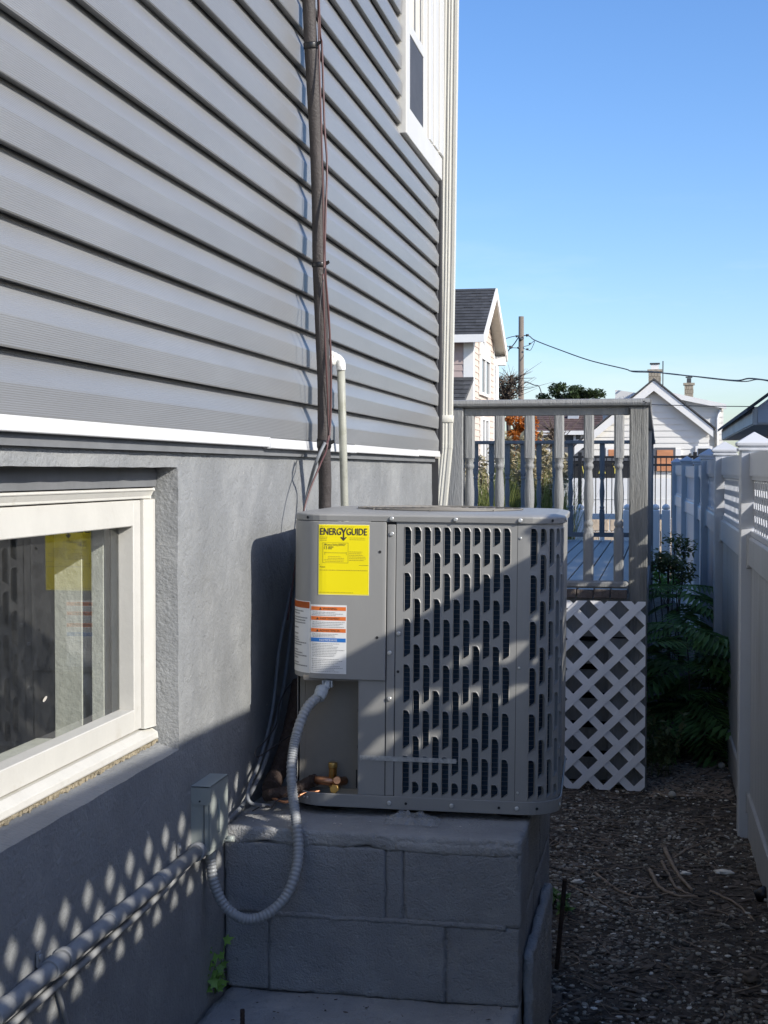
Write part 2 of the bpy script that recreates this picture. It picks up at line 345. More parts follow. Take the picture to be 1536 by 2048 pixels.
# ================================================================== GROUND
def gz(x, y):
    if not (-6 < x < 6 and -3 < y < 24): return -0.01
    z = 0.018*noise.noise(Vector((x*2.3, y*2.3, 0))) + 0.012*noise.noise(Vector((x*9, y*9, 4))) + 0.008*noise.noise(Vector((x*28, y*28, 2)))
    if y > 8.5: z += 0.0
    return z - 0.005
def axis(fine0, fine1, st, far):
    a = [fine0 + st*i for i in range(int((fine1-fine0)/st)+1)]
    s = st; x = a[-1]
    while x < far: s *= 1.5; x += s; a.append(x)
    s = st; x = a[0]; pre = []
    while x > -far: s *= 1.5; x -= s; pre.append(x)
    return pre[::-1]+a
gx = axis(-0.5, 0.6, 0.016, 2500); gy = axis(3.6, 9.5, 0.022, 2500)
mb = MB(); mb.v = [Vector((x, y, gz(x, y))) for y in gy for x in gx]; nx = len(gx)
for j in range(len(gy)-1):
    for i in range(nx-1): mb.f.append((j*nx+i, j*nx+i+1, (j+1)*nx+i+1, (j+1)*nx+i)); mb.s.append(True)
tag(mb.build('ground', 'dirt', origin=(0, 0, 0)), kind='structure')

# ================================================================== HOUSE
XW = -1.16
house = thing('house', (-1.16, 7.2, 0), 'grey vinyl sided house on a painted concrete foundation', 'house')
# foundation wall with the window opening, uneven stucco surface
WY0, WY1, WZ0, WZ1 = 1.75, 3.312, 0.985, 1.679
def stucco(p):
    q = Vector((0.0, p.y, p.z))
    d = 0.0028*noise.noise(q*6.0) + 0.0014*noise.noise(q*21.0) + 0.0012*noise.noise(q*46.0)
    e = 0.0016*noise.noise(q*17+Vector((3, 3, 3)))
    return Vector((p.x + d, p.y + e, p.z + e))
def fgrid(mb, f, us, vs):
    i0 = len(mb.v); n = len(us)
    for v in vs:
        for u in us: mb.v.append(stucco(Vector(f(u, v))))
    for j in range(len(vs)-1):
        for i in range(n-1): mb.f.append((i0+j*n+i, i0+j*n+i+1, i0+(j+1)*n+i+1, i0+(j+1)*n+i)); mb.s.append(True)
def steps(a, b, st):
    n = max(1, int(round((b-a)/st))); return [a+(b-a)*i/n for i in range(n+1)]
mb = MB(); front = lambda y, z: (XW, y, z)
ya = steps(-1.0, WY0, 0.1); yb = steps(WY0, WY1, 0.03); yc = steps(WY1, 5.0, 0.022) + steps(5.0, 7.24, 0.05)[1:]
fgrid(mb, front, ya+yb[1:]+yc[1:], steps(-0.1, WZ0, 0.03))
fgrid(mb, front, ya, steps(WZ0, 1.74, 0.08)); fgrid(mb, front, yb, steps(WZ1, 1.74, 0.02)); fgrid(mb, front, yc, steps(WZ0, 1.74, 0.022))
dep = 0.105
fgrid(mb, lambda x, z: (x, WY1, z), steps(XW, XW-dep, -0.015) if False else [XW-dep*i/7 for i in range(8)], steps(WZ0, WZ1, 0.022))      # right reveal
fgrid(mb, lambda x, z: (x, WY0, z), [XW-dep*(7-i)/7 for i in range(8)], steps(WZ0, WZ1, 0.05))
fgrid(mb, lambda y, t: (XW-dep*t, y, WZ0+0.028*t), yb, [i/7 for i in range(8)])                    # sloping sill
fgrid(mb, lambda y, t: (XW-dep*(1-t), y, WZ1), yb, [i/7 for i in range(8)])
mb.face([(XW, 7.24, -0.1), (XW-5, 7.24, -0.1), (XW-5, 7.24, 1.74), (XW, 7.24, 1.74)])
mb.build('foundation_wall', 'foundation', house)
MB().box(XW-0.09, XW-0.055, WY0, WY1, 1.632, 1.679).build('lintel_board', 'grey_board', house, wobble=0.002, wsc=20)
# sill plate band and white starter trim in lapped lengths
MB().box(-1.158, -1.142, -1.0, 7.235, 1.716, 1.742).build('sill_plate', 'grey_board', house)
tc = [(-1.0, 2.20), (2.195, 4.02), (4.01, 5.20), (5.195, 6.62), (6.61, 7.255)]
for i, (a, b) in enumerate(tc):
    e = 0.0025*(i % 2); dz = (0, 0.001, -0.002, 0.0, 0.003)[i]
    mb = MB(); P = [(-1.141, 1.7385), (-1.121-e, 1.7385), (-1.119-e, 1.7405), (-1.121-e, 1.768), (-1.139, 1.7705)]
    mb.prism([(x, a, z+dz) for x, z in P], (0, b-a, 0)); mb.build('starter_trim', 'trim_white', house, bevel=0.0006)
# backing wall behind the siding
MB().box(-1.20, -1.153, -1.0, 7.235, 1.742, 5.35).build('sheathing', 'dark_gap', house)
# siding courses: dutch lap profile, one board each (two in lapped courses)
EXP = 0.1185; Z0 = 1.7715
prof = [(-1.1445, 0.0025), (-1.1445, -0.0005), (-1.1245, -0.0035), (-1.1228, -0.001), (-1.1205, 0.053), (-1.1215, 0.0565), (-1.1350, 0.086), (-1.1440, 0.106), (-1.1490, EXP+0.004)]
UPZ = 3.152
for k in range(30):
    z = Z0 + EXP*k; yr = 7.225
    if z+EXP*0.5 > UPZ: yr = 6.165
    wig = 0.0012*math.sin(k*2.1)
    cuts = [(-1.0, yr)]
    if k == 1: cuts = [(-1.0, 5.50), (5.49, yr)]
    if k == 2: cuts = [(-1.0, 5.48), (5.47, yr)]
    if k == 7: cuts = [(-1.0, 3.60), (3.59, yr)]
    if k == 10: cuts = [(-1.0, 3.18), (3.17, yr)]
    for c, (a, b) in enumerate(cuts):
        off = 0.0 if c == 0 else -0.0012
        ys = steps(a, b, 0.3)
        mb = MB(); n = len(prof)
        loops = [[Vector((x+off+wig+0.0012*noise.noise(Vector((0, y*1.3, k*3.3))), y, z+pz+0.0012*noise.noise(Vector((4, y*0.9, k*1.7))))) for x, pz in prof] for y in ys]
        i0 = len(mb.v)
        for l in loops: mb.v += l
        for j in range(len(ys)-1):
            for i in range(n-1):
                q = j*n+i; mb.f.append((q, q+1, q+n+1, q+n)); mb.s.append(i in (5, 6, 7))
        # thickness at the open ends
        o = mb.build('siding_board', 'siding', house)
MB().box(-1.150, -1.132, 7.227, 7.262, 1.742, 5.35).box(-1.20, -1.121, 7.28, 7.345, 1.76, 5.35).build('corner_post', 'dark_gap', house)
MB().box(-1.170, -1.128, 7.243, 7.262, 0.0, 1.735).build('corner_strip', 'dark_gap', house)
# upper window
win = MB().box(-1.16, -1.103, 6.17, 6.262, 3.152, 5.3).box(-1.16, -1.104, 6.262, 7.215, 3.152, 3.265).build('upper_window', 'upper_trim', house, bevel=0.002)
MB().box(-1.152, -1.107, 6.262, 6.285, 3.265, 5.3).box(-1.152, -1.107, 6.66, 6.735, 3.265, 5.3).box(-1.152, -1.107, 6.285, 6.66, 3.265, 3.285).box(-1.152, -1.107, 6.285, 6.66, 3.615, 3.665).build('window_sash', 'upper_trim', win, bevel=0.0015)
MB().box(-1.142, -1.110, 6.286, 6.659, 3.286, 3.614).build('pane', 'screen_pane', win)
MB().box(-1.150, -1.116, 6.286, 6.659, 3.666, 5.3).build('blind', 'soffit', win)
for yy in (6.44, 6.60): MB().box(-1.116, -1.1125, yy, yy+0.022, 3.666, 5.3).build('muntin', 'grey_board', win)
for a, b, x in ((6.735, 6.80, -1.112), (6.80, 6.90, -1.100), (6.90, 6.935, -1.109), (6.935, 7.06, -1.098), (7.06, 7.095, -1.108), (7.095, 7.215, -1.094)):
    MB().box(-1.16, x, a, b, 3.265, 5.3).build('corner_casing', 'upper_trim', win, bevel=0.004)
# rear wall, roof slab above the picture
MB().box(-7.0, -1.17, 7.18, 7.24, 1.74, 5.35).box(-7.0, -1.17, -1.0, -0.94, 0, 5.35).build('end_wall', 'siding', house)
mb = MB(); mb.prism([(-0.85, -1.3, 5.36), (-4.2, -1.3, 7.4), (-7.5, -1.3, 5.36)], (0, 8.9, 0)); mb.build('roof', 'shingle', house)
# ---- basement window
XF = -1.2245
bw = thing('basement_window', (XF, 2.5, 1.0), 'cream framed basement window set in the painted foundation', 'window')
FY1, FZ0, FZ1 = 3.309, 1.010, 1.629
def frame_bar(name, axis_, poly, a, b, par, mat='frame_cream', bev=0.0015):
    mb = MB()
    if axis_ == 'y': mb.prism([(x, a, z) for x, z in poly], (0, b-a, 0))
    else: mb.prism([(x, y, a) for x, y in poly], (0, 0, b-a))
    return mb.build(name, mat, par, bevel=bev)
# outer frame: head, sill, right jamb, left jamb
frame_bar('head', 'y', [(-1.275, FZ1), (XF+0.004, FZ1), (XF+0.006, FZ1-0.006), (XF+0.002, FZ1-0.008), (XF-0.004, FZ1-0.020), (XF-0.004, FZ1-0.026), (-1.275, FZ1-0.026)], 1.76, FY1, bw)
frame_bar('frame_sill', 'y', [(-1.275, FZ0+0.034), (XF-0.010, FZ0+0.030), (XF+0.010, FZ0+0.018), (XF+0.012, FZ0+0.004), (XF+0.008, FZ0), (-1.275, FZ0)], 1.76, FY1, bw)
frame_bar('jamb', 'z', [(XF+0.008, FY1), (XF+0.008, FY1-0.016), (XF-0.002, FY1-0.052), (-1.275, FY1-0.052), (-1.275, FY1)], FZ0+0.0345, FZ1-0.0265, bw)
frame_bar('jamb', 'z', [(XF+0.008, 1.76), (XF+0.008, 1.776), (XF-0.002, 1.80), (-1.275, 1.80), (-1.275, 1.76)], FZ0+0.0345, FZ1-0.0265, bw)
SY0, SY1, SZ0, SZ1 = 1.804, FY1-0.055, FZ0+0.036, FZ1-0.029
sash = MB().box(-1.2745, -1.234, SY1-0.046, SY1, SZ0, SZ1).box(-1.2745, -1.234, SY0, SY0+0.046, SZ0, SZ1).build('sash', 'frame_cream', bw, bevel=0.002)
for nm, a, b in (('rail', SZ1-0.062, SZ1), ('rail', SZ0, SZ0+0.052)):
    MB().box(-1.2748, -1.2335, SY0+0.0465, SY1-0.0465, a, b).build(nm, 'frame_cream', sash, bevel=0.002)
mb = MB(); mb.face([(-1.271, SY0+0.047, SZ0+0.0525), (-1.271, SY1-0.047, SZ0+0.0525), (-1.271, SY1-0.047, SZ1-0.0625), (-1.271, SY0+0.047, SZ1-0.0625)]); mb.build('pane', 'window_glass', bw)
mb = MB()
for i in range(160):
    y = 2.0+i*0.0082; mb.box(XF-0.002, XF+0.008+0.005*rnd.random(), y, y+0.0084, FZ0-0.006-0.005*rnd.random(), FZ0-0.001)
tag(mb.build('old_caulk', 'glue', bw, wobble=0.003, wsc=60), kind='stuff')
# inner jamb, sill and dim room behind the glass
room = bw
for x0, x1, y, m in ((-1.300, -1.2755, 3.228, 'plaster'), (-1.318, -1.300, 3.262, 'grey_board'), (-1.350, -1.318, 3.226, 'plaster'), (-1.378, -1.350, 3.290, 'grey_board'), (-1.450, -1.378, 3.236, 'plaster')):
    MB().box(x0, x1, y, 3.34, 0.99, 1.70).build('inner_jamb', m, room, bevel=0.0015)
MB().box(-1.50, -1.2755, 1.5, 3.24, 0.97, 1.015).build('inner_sill', 'plaster', room)
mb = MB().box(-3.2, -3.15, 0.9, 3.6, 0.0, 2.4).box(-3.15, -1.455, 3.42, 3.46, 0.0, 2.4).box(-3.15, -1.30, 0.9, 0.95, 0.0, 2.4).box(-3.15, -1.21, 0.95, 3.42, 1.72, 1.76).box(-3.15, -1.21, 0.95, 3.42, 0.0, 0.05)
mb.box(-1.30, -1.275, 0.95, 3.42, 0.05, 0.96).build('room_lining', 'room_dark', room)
mb = MB().bar((-1.56, 2.10, 1.02), (-1.62, 2.62, 1.18), 0.05, 0.05); mb.build('wood_prop', 'plaster', room)
# pale leaf scrap stuck to the pane
mb = MB(); c = onX(90, 1398, -1.268)
mb.face([c+Vector((0, 0.011*math.cos(a), 0.0045*math.sin(a)+0.003*math.cos(a))) for a in [i*0.7 for i in range(9)]]); mb.build('paint_fleck', 'stone_white', bw)

# ---- downspout
ds = thing('downspout', (-1.09, 7.39, 0.2), 'cream ribbed downspout running down the house corner', 'downspout')
def spout_ring(cx, cy, z):
    wx, wy = 0.038, 0.027; P = []
    for i in range(17):
        t = i/16; x = -wx + 2*wx*t; P.append((x, -wy + (0.0022 if i in (4, 5, 8, 11, 12) else 0)))
    P += [(wx, wy), (-wx, wy)]
    return [Vector((cx+x, cy+y, z)) for x, y in P]
def spx(px, py): return onY(px, py, 7.39)
cs = [spx(904, -140), spx(901, 100), spx(896, 500), spx(891, 780), spx(890, 890)]
mb = MB(); mb.rings([spout_ring(p.x, p.y, p.z) for p in reversed(cs)], sm=False); mb.build('pipe', 'spout_cream', ds)
e0 = spx(890, 893); e1 = spx(879, 1012); e2 = e1 + (e1-e0)*0.5
mb = MB(); mb.rings([spout_ring(p.x, p.y-0.002, p.z) for p in (e2 + Vector((0, 0, -0.8)), e2, e1, e0)], sm=False); mb.build('elbow', 'spout_cream', ds)
s0 = spx(891, 838); mb = MB(); mb.rings([[Vector((s0.x+x, s0.y+y, s0.z+dz)) for x, y in ((-0.055, 0.03), (-0.055, -0.024), (-0.041, -0.030), (0.041, -0.030), (0.041, 0.03))] for dz in (-0.019, 0.019)]); mb.build('strap', 'spout_cream', ds, bevel=0.001)
mb = MB(); mb.rings([spout_ring(p.x, p.y-0.003, p.z) for p in (spx(890, 897), spx(890, 888))], sm=False); mb.build('seam', 'spout_cream', ds)

# ---- brown insulated line set
def wallpt(px, py, off): return onX(px, py, -1.1215+off)
ls = thing('refrigerant_line', (-1.07, 4.37, 0.8), 'dark brown foam wrapped pipe climbing the grey siding', 'pipe')
path = [wallpt(613, -120, 0.030), wallpt(620, 60, 0.030), wallpt(628, 200, 0.036), wallpt(636, 380, 0.046), wallpt(638, 520, 0.05), wallpt(643, 650, 0.052), wallpt(648, 780, 0.052), wallpt(648, 880, 0.050), wallpt(650, 960, 0.042), wallpt(650, 1030, 0.036)]
tail = [Vector((-1.075, path[-1].y-0.01, 1.3)), Vector((-1.075, path[-1].y-0.06, 1.05))]
sp = spline(path+tail, 14)
rr = [0.0212 + 0.0010*noise.noise(Vector((i*0.13, 0, 0))) for i in range(len(sp))]
MB().tube(sp, rr, 18).build('insulation', 'foam', ls)
def near(pts, z): return min(range(1, len(pts)-1), key=lambda i: abs(pts[i].z-z))
def band(pts, z, r, hgt, par, mat='tape'):
    i = near(pts, z); t = (pts[i+1]-pts[i-1]).normalized(); c = pts[i]
    q = [c+t*hgt*s for s in (-0.5, -0.3, 0, 0.3, 0.5)]
    return MB().tube(q, [r, r+0.0012, r+0.0007, r+0.0012, r], 18).build('tape_band', mat, par)
for py, h in ((97, 0.020), (532, 0.016), (886, 0.030)):
    z = wallpt(630, py, 0.04).z; band(sp, z, 0.0228, h, ls)
    c = sp[near(sp, z)] + Vector((0.022, -0.012, 0))
    mb = MB(); mb.face([c+Vector((0, 0, 0.008)), c+Vector((0.014, -0.004, 0.011)), c+Vector((0.017, -0.006, 0.002)), c+Vector((0.010, -0.004, -0.003)), c+Vector((0, 0, -0.006))]); mb.build('tape_tail', 'tape', ls)
# cables strapped along it
def cable(name, pts, r, mat, label, n=10, seg=6):
    return tag(MB().tube(spline(pts, n), r, seg).build(name, mat), label, 'cable')
cable('thermostat_cable', [wallpt(635, -100, 0.06), wallpt(640, 60, 0.062), wallpt(644, 97, 0.062), wallpt(649, 250, 0.070), wallpt(654, 330, 0.078), wallpt(651, 440, 0.08), wallpt(650, 530, 0.078), wallpt(658, 640, 0.082), wallpt(662, 740, 0.085), wallpt(660, 860, 0.08), wallpt(652, 890, 0.078)], 0.0036, 'wire_red', 'reddish brown cable taped along the foam wrapped pipe')
cable('control_cable', [wallpt(634, -100, 0.055), wallpt(638, 97, 0.06), wallpt(644, 300, 0.072), wallpt(648, 530, 0.076), wallpt(646, 560, 0.08), wallpt(651, 700, 0.082), wallpt(656, 820, 0.08), wallpt(655, 890, 0.078), wallpt(640, 930, 0.07), wallpt(618, 985, 0.05), wallpt(604, 1040, 0.035), onX(592, 1120, -1.125), onX(575, 1240, -1.13)], 0.003, 'wire_red', 'thin cable leaving the pipe and crossing the foundation')
cable('loose_wire', [wallpt(650, 534, 0.079), wallpt(640, 610, 0.083), wallpt(640, 690, 0.083), wallpt(650, 790, 0.083), wallpt(658, 870, 0.082)], 0.002, 'wire_dark', 'thin black wire bowing across the foam pipe')
cable('drop_cable', [wallpt(650, 885, 0.075), wallpt(632, 925, 0.05), onX(618, 975, -1.115), onX(606, 1040, -1.128), onX(590, 1140, -1.138), onX(560, 1290, -1.145), onX(545, 1420, -1.145), onX(520, 1520, -1.14), onX(498, 1575, -1.12), onX(500, 1605, -1.10), onX(540, 1612, -1.07)], 0.0058, 'wire_grey', 'grey cable hanging down the foundation to the pad')
cable('power_cable', [onX(604, 1090, -1.13), onX(588, 1200, -1.135), onX(574, 1330, -1.14), onX(556, 1430, -1.138), onX(528, 1530, -1.13), onX(494, 1598, -1.13), onX(465, 1632, -1.135), onX(448, 1648, -1.135)], 0.0068, 'wire_grey', 'thicker grey cable curving down into the disconnect box')
cable('black_loop_wire', [onX(606, 1352, -1.10), onX(578, 1372, -1.11), onX(560, 1405, -1.12), onX(552, 1450, -1.12), onX(530, 1482, -1.11), onX(512, 1500, -1.10), onX(515, 1514, -1.09), onX(545, 1495, -1.08), onX(582, 1470, -1.06)], 0.0022, 'wire_dark', 'thin black wire looped in the shade beside the air conditioner', 8)
# ---- pvc drain
dr = thing('drain_pipe', (-1.06, 4.5, 0.8), 'weathered cream pipe with caulked elbow beside the brown line', 'pipe')
d0 = wallpt(682, 735, 0.036); d1 = wallpt(690, 1040, 0.030)
MB().tube([d0, (d0+d1)/2, d1, d1+Vector((0, 0, -0.5))], 0.0138, 14).build('riser', 'pvc', dr)
el = [d0+Vector((0, 0, -0.010)), d0+Vector((0, 0, 0.010)), d0+Vector((-0.004, 0, 0.022)), d0+Vector((-0.016, 0, 0.032)), d0+Vector((-0.045, 0, 0.034))]
MB().tube(spline(el, 6), 0.0160, 14).build('elbow', 'sealant', dr)
mb = MB(); bm = bmesh.new(); bmesh.ops.create_icosphere(bm, subdivisions=3, radius=1)
c = d0 + Vector((-0.026, -0.008, 0.030))
vs = [Vector((v.co.x*0.016, v.co.y*0.022, v.co.z*0.024)) for v in bm.verts]; vs = [c+p*(1+0.35*noise.noise(p*90)) for p in vs]
mb.add(vs, [tuple(v.index for v in f.verts) for f in bm.faces], True); bm.free(); mb.build('caulk', 'sealant', dr)

# ================================================================== CONDENSER PAD
PY0, PXR, PT, PB = 3.67, -0.352, 0.708, 0.268
pad = thing('concrete_pad', (-0.75, 4.1, PB), 'grey painted concrete block pad carrying the air conditioner', 'pad')
def rough_box(x0, x1, y0, y1, z0, z1, st, amp, sc=14.0):
    """box with a finely divided, chipped surface"""
    mb = MB(); bm = bmesh.new()
    nx, ny, nz_ = [max(2, int((b-a)/st)) for a, b in ((x0, x1), (y0, y1), (z0, z1))]
    idx = {}
    def vid(i, j, k):
        if (i, j, k) not in idx:
            p = Vector((x0+(x1-x0)*i/nx, y0+(y1-y0)*j/ny, z0+(z1-z0)*k/nz_))
            on = (i in (0, nx)) + (j in (0, ny)) + (k in (0, nz_))
            c = Vector(((x0+x1)/2, (y0+y1)/2, (z0+z1)/2))
            d = noiseV(p, sc, amp) + noiseV(p, sc*3.1, amp*0.6) + noiseV(p, sc*6.3, amp*0.35)
            if on >= 2:
                q = (c-p); q = Vector((math.copysign(1, q.x) if i in (0, nx) else 0, math.copysign(1, q.y) if j in (0, ny) else 0, math.copysign(1, q.z) if k in (0, nz_) else 0))
                d += q*(0.0010 + max(0, noise.noise(p*27+Vector((7, 7, 7)))-0.12)*0.011)
            idx[(i, j, k)] = len(mb.v); mb.v.append(p+d)
        return idx[(i, j, k)]
    def side(n1, n2, f, flip):
        for a in range(n1):
            for b in range(n2):
                q = [vid(*f(a, b)), vid(*f(a+1, b)), vid(*f(a+1, b+1)), vid(*f(a, b+1))]
                mb.f.append(tuple(q[::-1] if flip else q)); mb.s.append(True)
    side(nx, ny, lambda a, b: (a, b, 0), True); side(nx, ny, lambda a, b: (a, b, nz_), False)
    side(nx, nz_, lambda a, b: (a, 0, b), False); side(nx, nz_, lambda a, b: (a, ny, b), True)
    side(ny, nz_, lambda a, b: (0, a, b), True); side(ny, nz_, lambda a, b: (nx, a, b), False)
    bm.free(); return mb
def fx(px, y=PY0, py=1800): return onY(px, py, y).x
ZM = 0.476
def block(x0, x1, y0, y1, z0, z1, st=0.0075): return rough_box(x0, x1, y0, y1, z0, z1, st, 0.0022).build('block', 'pad_paint', pad)
j1, j2, j3, j4 = fx(770), fx(808), fx(537), fx(893)
upz = (ZM+0.0015, 0.668); loz = (PB, ZM-0.0015)
block(XW+0.004, j1, PY0, PY0+0.2, *upz); block(j1+0.003, j2-0.003, PY0+0.002, PY0+0.2, *upz); block(j2, PXR, PY0, PY0+0.2, *upz)
block(XW+0.004, j3-0.0015, PY0+0.004, PY0+0.2, *loz); block(j3+0.0015, j4-0.004, PY0-0.001, PY0+0.2, *loz); block(j4+0.0005, PXR-0.004, PY0+0.001, PY0+0.2, *loz)
block(PXR-0.2, PXR-0.002, PY0+0.206, PY0+0.62, *upz, 0.02); block(PXR-0.2, PXR-0.004, PY0+0.206, PY0+0.42, *loz, 0.02)
block(PXR-0.2, PXR-0.002, PY0+0.626, PY0+1.04, *upz, 0.02); block(PXR-0.2, PXR-0.004, PY0+0.426, PY0+1.04, *loz, 0.02)
rough_box(XW+0.01, PXR-0.007, PY0+0.006, PY0+1.03, PB, 0.67, 0.03, 0.002).build('mortar', 'mortar', pad)
cap = rough_box(XW+0.002, PXR+0.001, PY0-0.0005, PY0+1.05, 0.666, PT, 0.010, 0.0020)
for p in cap.v:                                    # ragged lower edge of the parge coat
    if p.y < PY0+0.03 and p.z < 0.69: p.z += 0.016*noise.noise(Vector((p.x*11, 0, 0))) + 0.006*noise.noise(Vector((p.x*37, 2, 0)))
cap.build('top_coat', 'cap_paint', pad)
mb = MB(); xs = steps(fx(790), fx(1035), 0.012)      # thick smear of mortar along the upper edge
mb.rings([[Vector((x, PY0-0.004+dy*(1+0.4*noise.noise(Vector((x*30, 0, 0)))), zz)) for dy, zz in ((0.008, 0.655+0.016*noise.noise(Vector((x*14, 3, 0)))), (0.001, 0.668), (0.0005, 0.682), (0.008, 0.70))] for x in xs])
mb.build('mortar_smear', 'cap_paint', pad, wobble=0.003, wsc=70)
mb = MB(); mb.rings([[Vector((x, PY0-0.001+dy*(0.6+0.8*abs(noise.noise(Vector((x*23, 5, 0))))), ZM+dz+0.005*noise.noise(Vector((x*9, 1, 0))))) for dy, dz in ((0.006, -0.009), (-0.003, -0.004), (-0.003, 0.005), (0.006, 0.010))] for x in steps(fx(540), fx(1012), 0.012)])
mb.build('mortar_joint', 'pad_paint', pad, wobble=0.003, wsc=80)
footing = tag(rough_box(XW+0.01, -0.358, 3.2, 4.75, -0.12, PB-0.002, 0.022, 0.005, 8).build('footing', 'cap_paint'), 'chipped concrete footing slab below the block pad', 'footing')
# broken slab leaning at the pad's right side
tag(rough_box(-0.352, -0.326, 3.74, 4.42, -0.04, 0.385, 0.014, 0.006, 16).build('concrete_slab', 'cap_paint'), 'thin broken concrete slab standing along the right side of the pad', 'slab')

# ================================================================== AIR CONDITIONER (local frame: x right, y back, z up, front face at y=0)
ac = thing('air_conditioner', (0, 0, 0), 'grey outdoor air conditioner with louvred panels and yellow energy label', 'air conditioner')
W2, DEP, RC, HT = 0.375, 0.74, 0.10, 0.80
FL = W2-RC
def pth(u, off=0.0, r=RC):
    s = 1 if u >= 0 else -1; a = abs(u); qa = RC*math.pi/2
    if a <= FL: return Vector((u, -off, 0)), Vector((0, -1, 0))
    if a <= FL+qa:
        t = (a-FL)/RC; n = Vector((s*math.sin(t), -math.cos(t), 0)); return Vector((s*FL, RC, 0)) + n*(RC+off), n
    return Vector((s*(W2+off), RC+(a-FL-qa), 0)), Vector((s, 0, 0))
def pz(u, z, off=0.0): p, n = pth(u, off); return Vector((p.x, p.y, z))
QA = RC*math.pi/2; SIDE = FL+QA
def usteps(u0, u1, fine=0.012):
    n = max(1, int(abs(u1-u0)/fine+0.5)); return [u0+(u1-u0)*i/n for i in range(n+1)]
def skin(u0, u1, z0, z1, off, th, name, mat, par, bevel=0.0012):
    us = usteps(u0, u1); mb = MB()
    mb.rings([[pz(u, z0, off-th), pz(u, z0, off), pz(u, z1, off), pz(u, z1, off-th)] for u in us], sm=False)
    o = mb.build(name, mat, par, bevel=bevel); me = o.data
    for p in me.polygons: p.use_smooth = True
    o.modifiers.new('wn', 'WEIGHTED_NORMAL').keep_sharp = True
    return o
def loop(z, off, d=DEP):
    P = []
    for i in range(9):
        t = math.pi/2*i/8
        P.append(Vector((FL+math.sin(t)*(RC+off), RC-math.cos(t)*(RC+off), z)))
    for i in range(9):
        t = math.pi/2*i/8; P.append(Vector((FL+math.cos(t)*(RC+off), d-RC+math.sin(t)*(RC+off), z)))
    for i in range(9):
        t = math.pi/2*i/8; P.append(Vector((-FL-math.sin(t)*(RC+off), d-RC+math.cos(t)*(RC+off), z)))
    for i in range(9):
        t = math.pi/2*i/8; P.append(Vector((-FL-math.cos(t)*(RC+off), RC-math.sin(t)*(RC+off), z)))
    return P
# base pan with raised rim, feet
mb = MB(); mb.rings([loop(0.004, -0.012), loop(0.0, -0.004), loop(0.0, 0.004), loop(0.036, 0.006), loop(0.037, 0.002), loop(0.030, 0.0), loop(0.016, -0.012)], sm=False); mb.build('base_pan', 'ac_paint', ac, bevel=0.001)
for fxx in (-0.27, -0.02, 0.24):
    for fy in (0.10, 0.62): MB().tube([(fxx, fy, -0.020), (fxx, fy, 0.003)], 0.05, 16).build('foot', 'rubber', ac)
# lid
mb = MB(); mb.rings([loop(0.800, -0.004), loop(0.800, 0.006), loop(0.815, 0.008), loop(0.819, 0.005), loop(0.824, -0.020), loop(0.825, -0.060), loop(0.826, -0.085), loop(0.826, -0.098)], sm=False)
lid = mb.build('lid', 'ac_paint', ac, bevel=0.0012, seg=2)
mb = MB()
for k in range(9):
    r = 0.03+0.027*k; mb.tube([(r*math.cos(a), 0.37+r*math.sin(a), 0.829+0.002*(1-k/9)) for a in [2*math.pi*i/28 for i in range(29)]], 0.0022, 5, cap=False)
for k in range(8):
    a = math.pi*2*k/8; mb.bar((0.04*math.cos(a), 0.37+0.04*math.sin(a), 0.829), (0.25*math.cos(a), 0.37+0.25*math.sin(a), 0.829), 0.006, 0.004)
mb.build('fan_guard', 'ac_lower', lid)
# coil drum behind the louvres and its wire grid
mb = MB(); mb.rings([[pz(u, 0.038, -0.028), pz(u, 0.798, -0.028)] for u in usteps(-0.10, SIDE+0.60, 0.03)], cap=False); mb.build('coil', 'coil', ac)
mb = MB(); us = [-0.075, 0.10, 0.26] + usteps(FL, SIDE, 0.02) + [SIDE+0.3, SIDE+0.55]; z = 0.046
while z < 0.795:
    mb.rings([[pz(u, z-0.0007, -0.026), pz(u, z+0.0007, -0.026)] for u in us], cap=False); z += 0.0128
mb.build('coil_wires', 'coil_wire', ac)
mb = MB().box(-0.10, 0.10, 0.60, 0.62, 0.04, 0.79).box(-0.33, -0.10, 0.14, 0.16, 0.36, 0.79).box(-0.115, -0.10, 0.03, 0.62, 0.04, 0.79); mb.build('inner_bulkhead', 'ac_inner', ac)
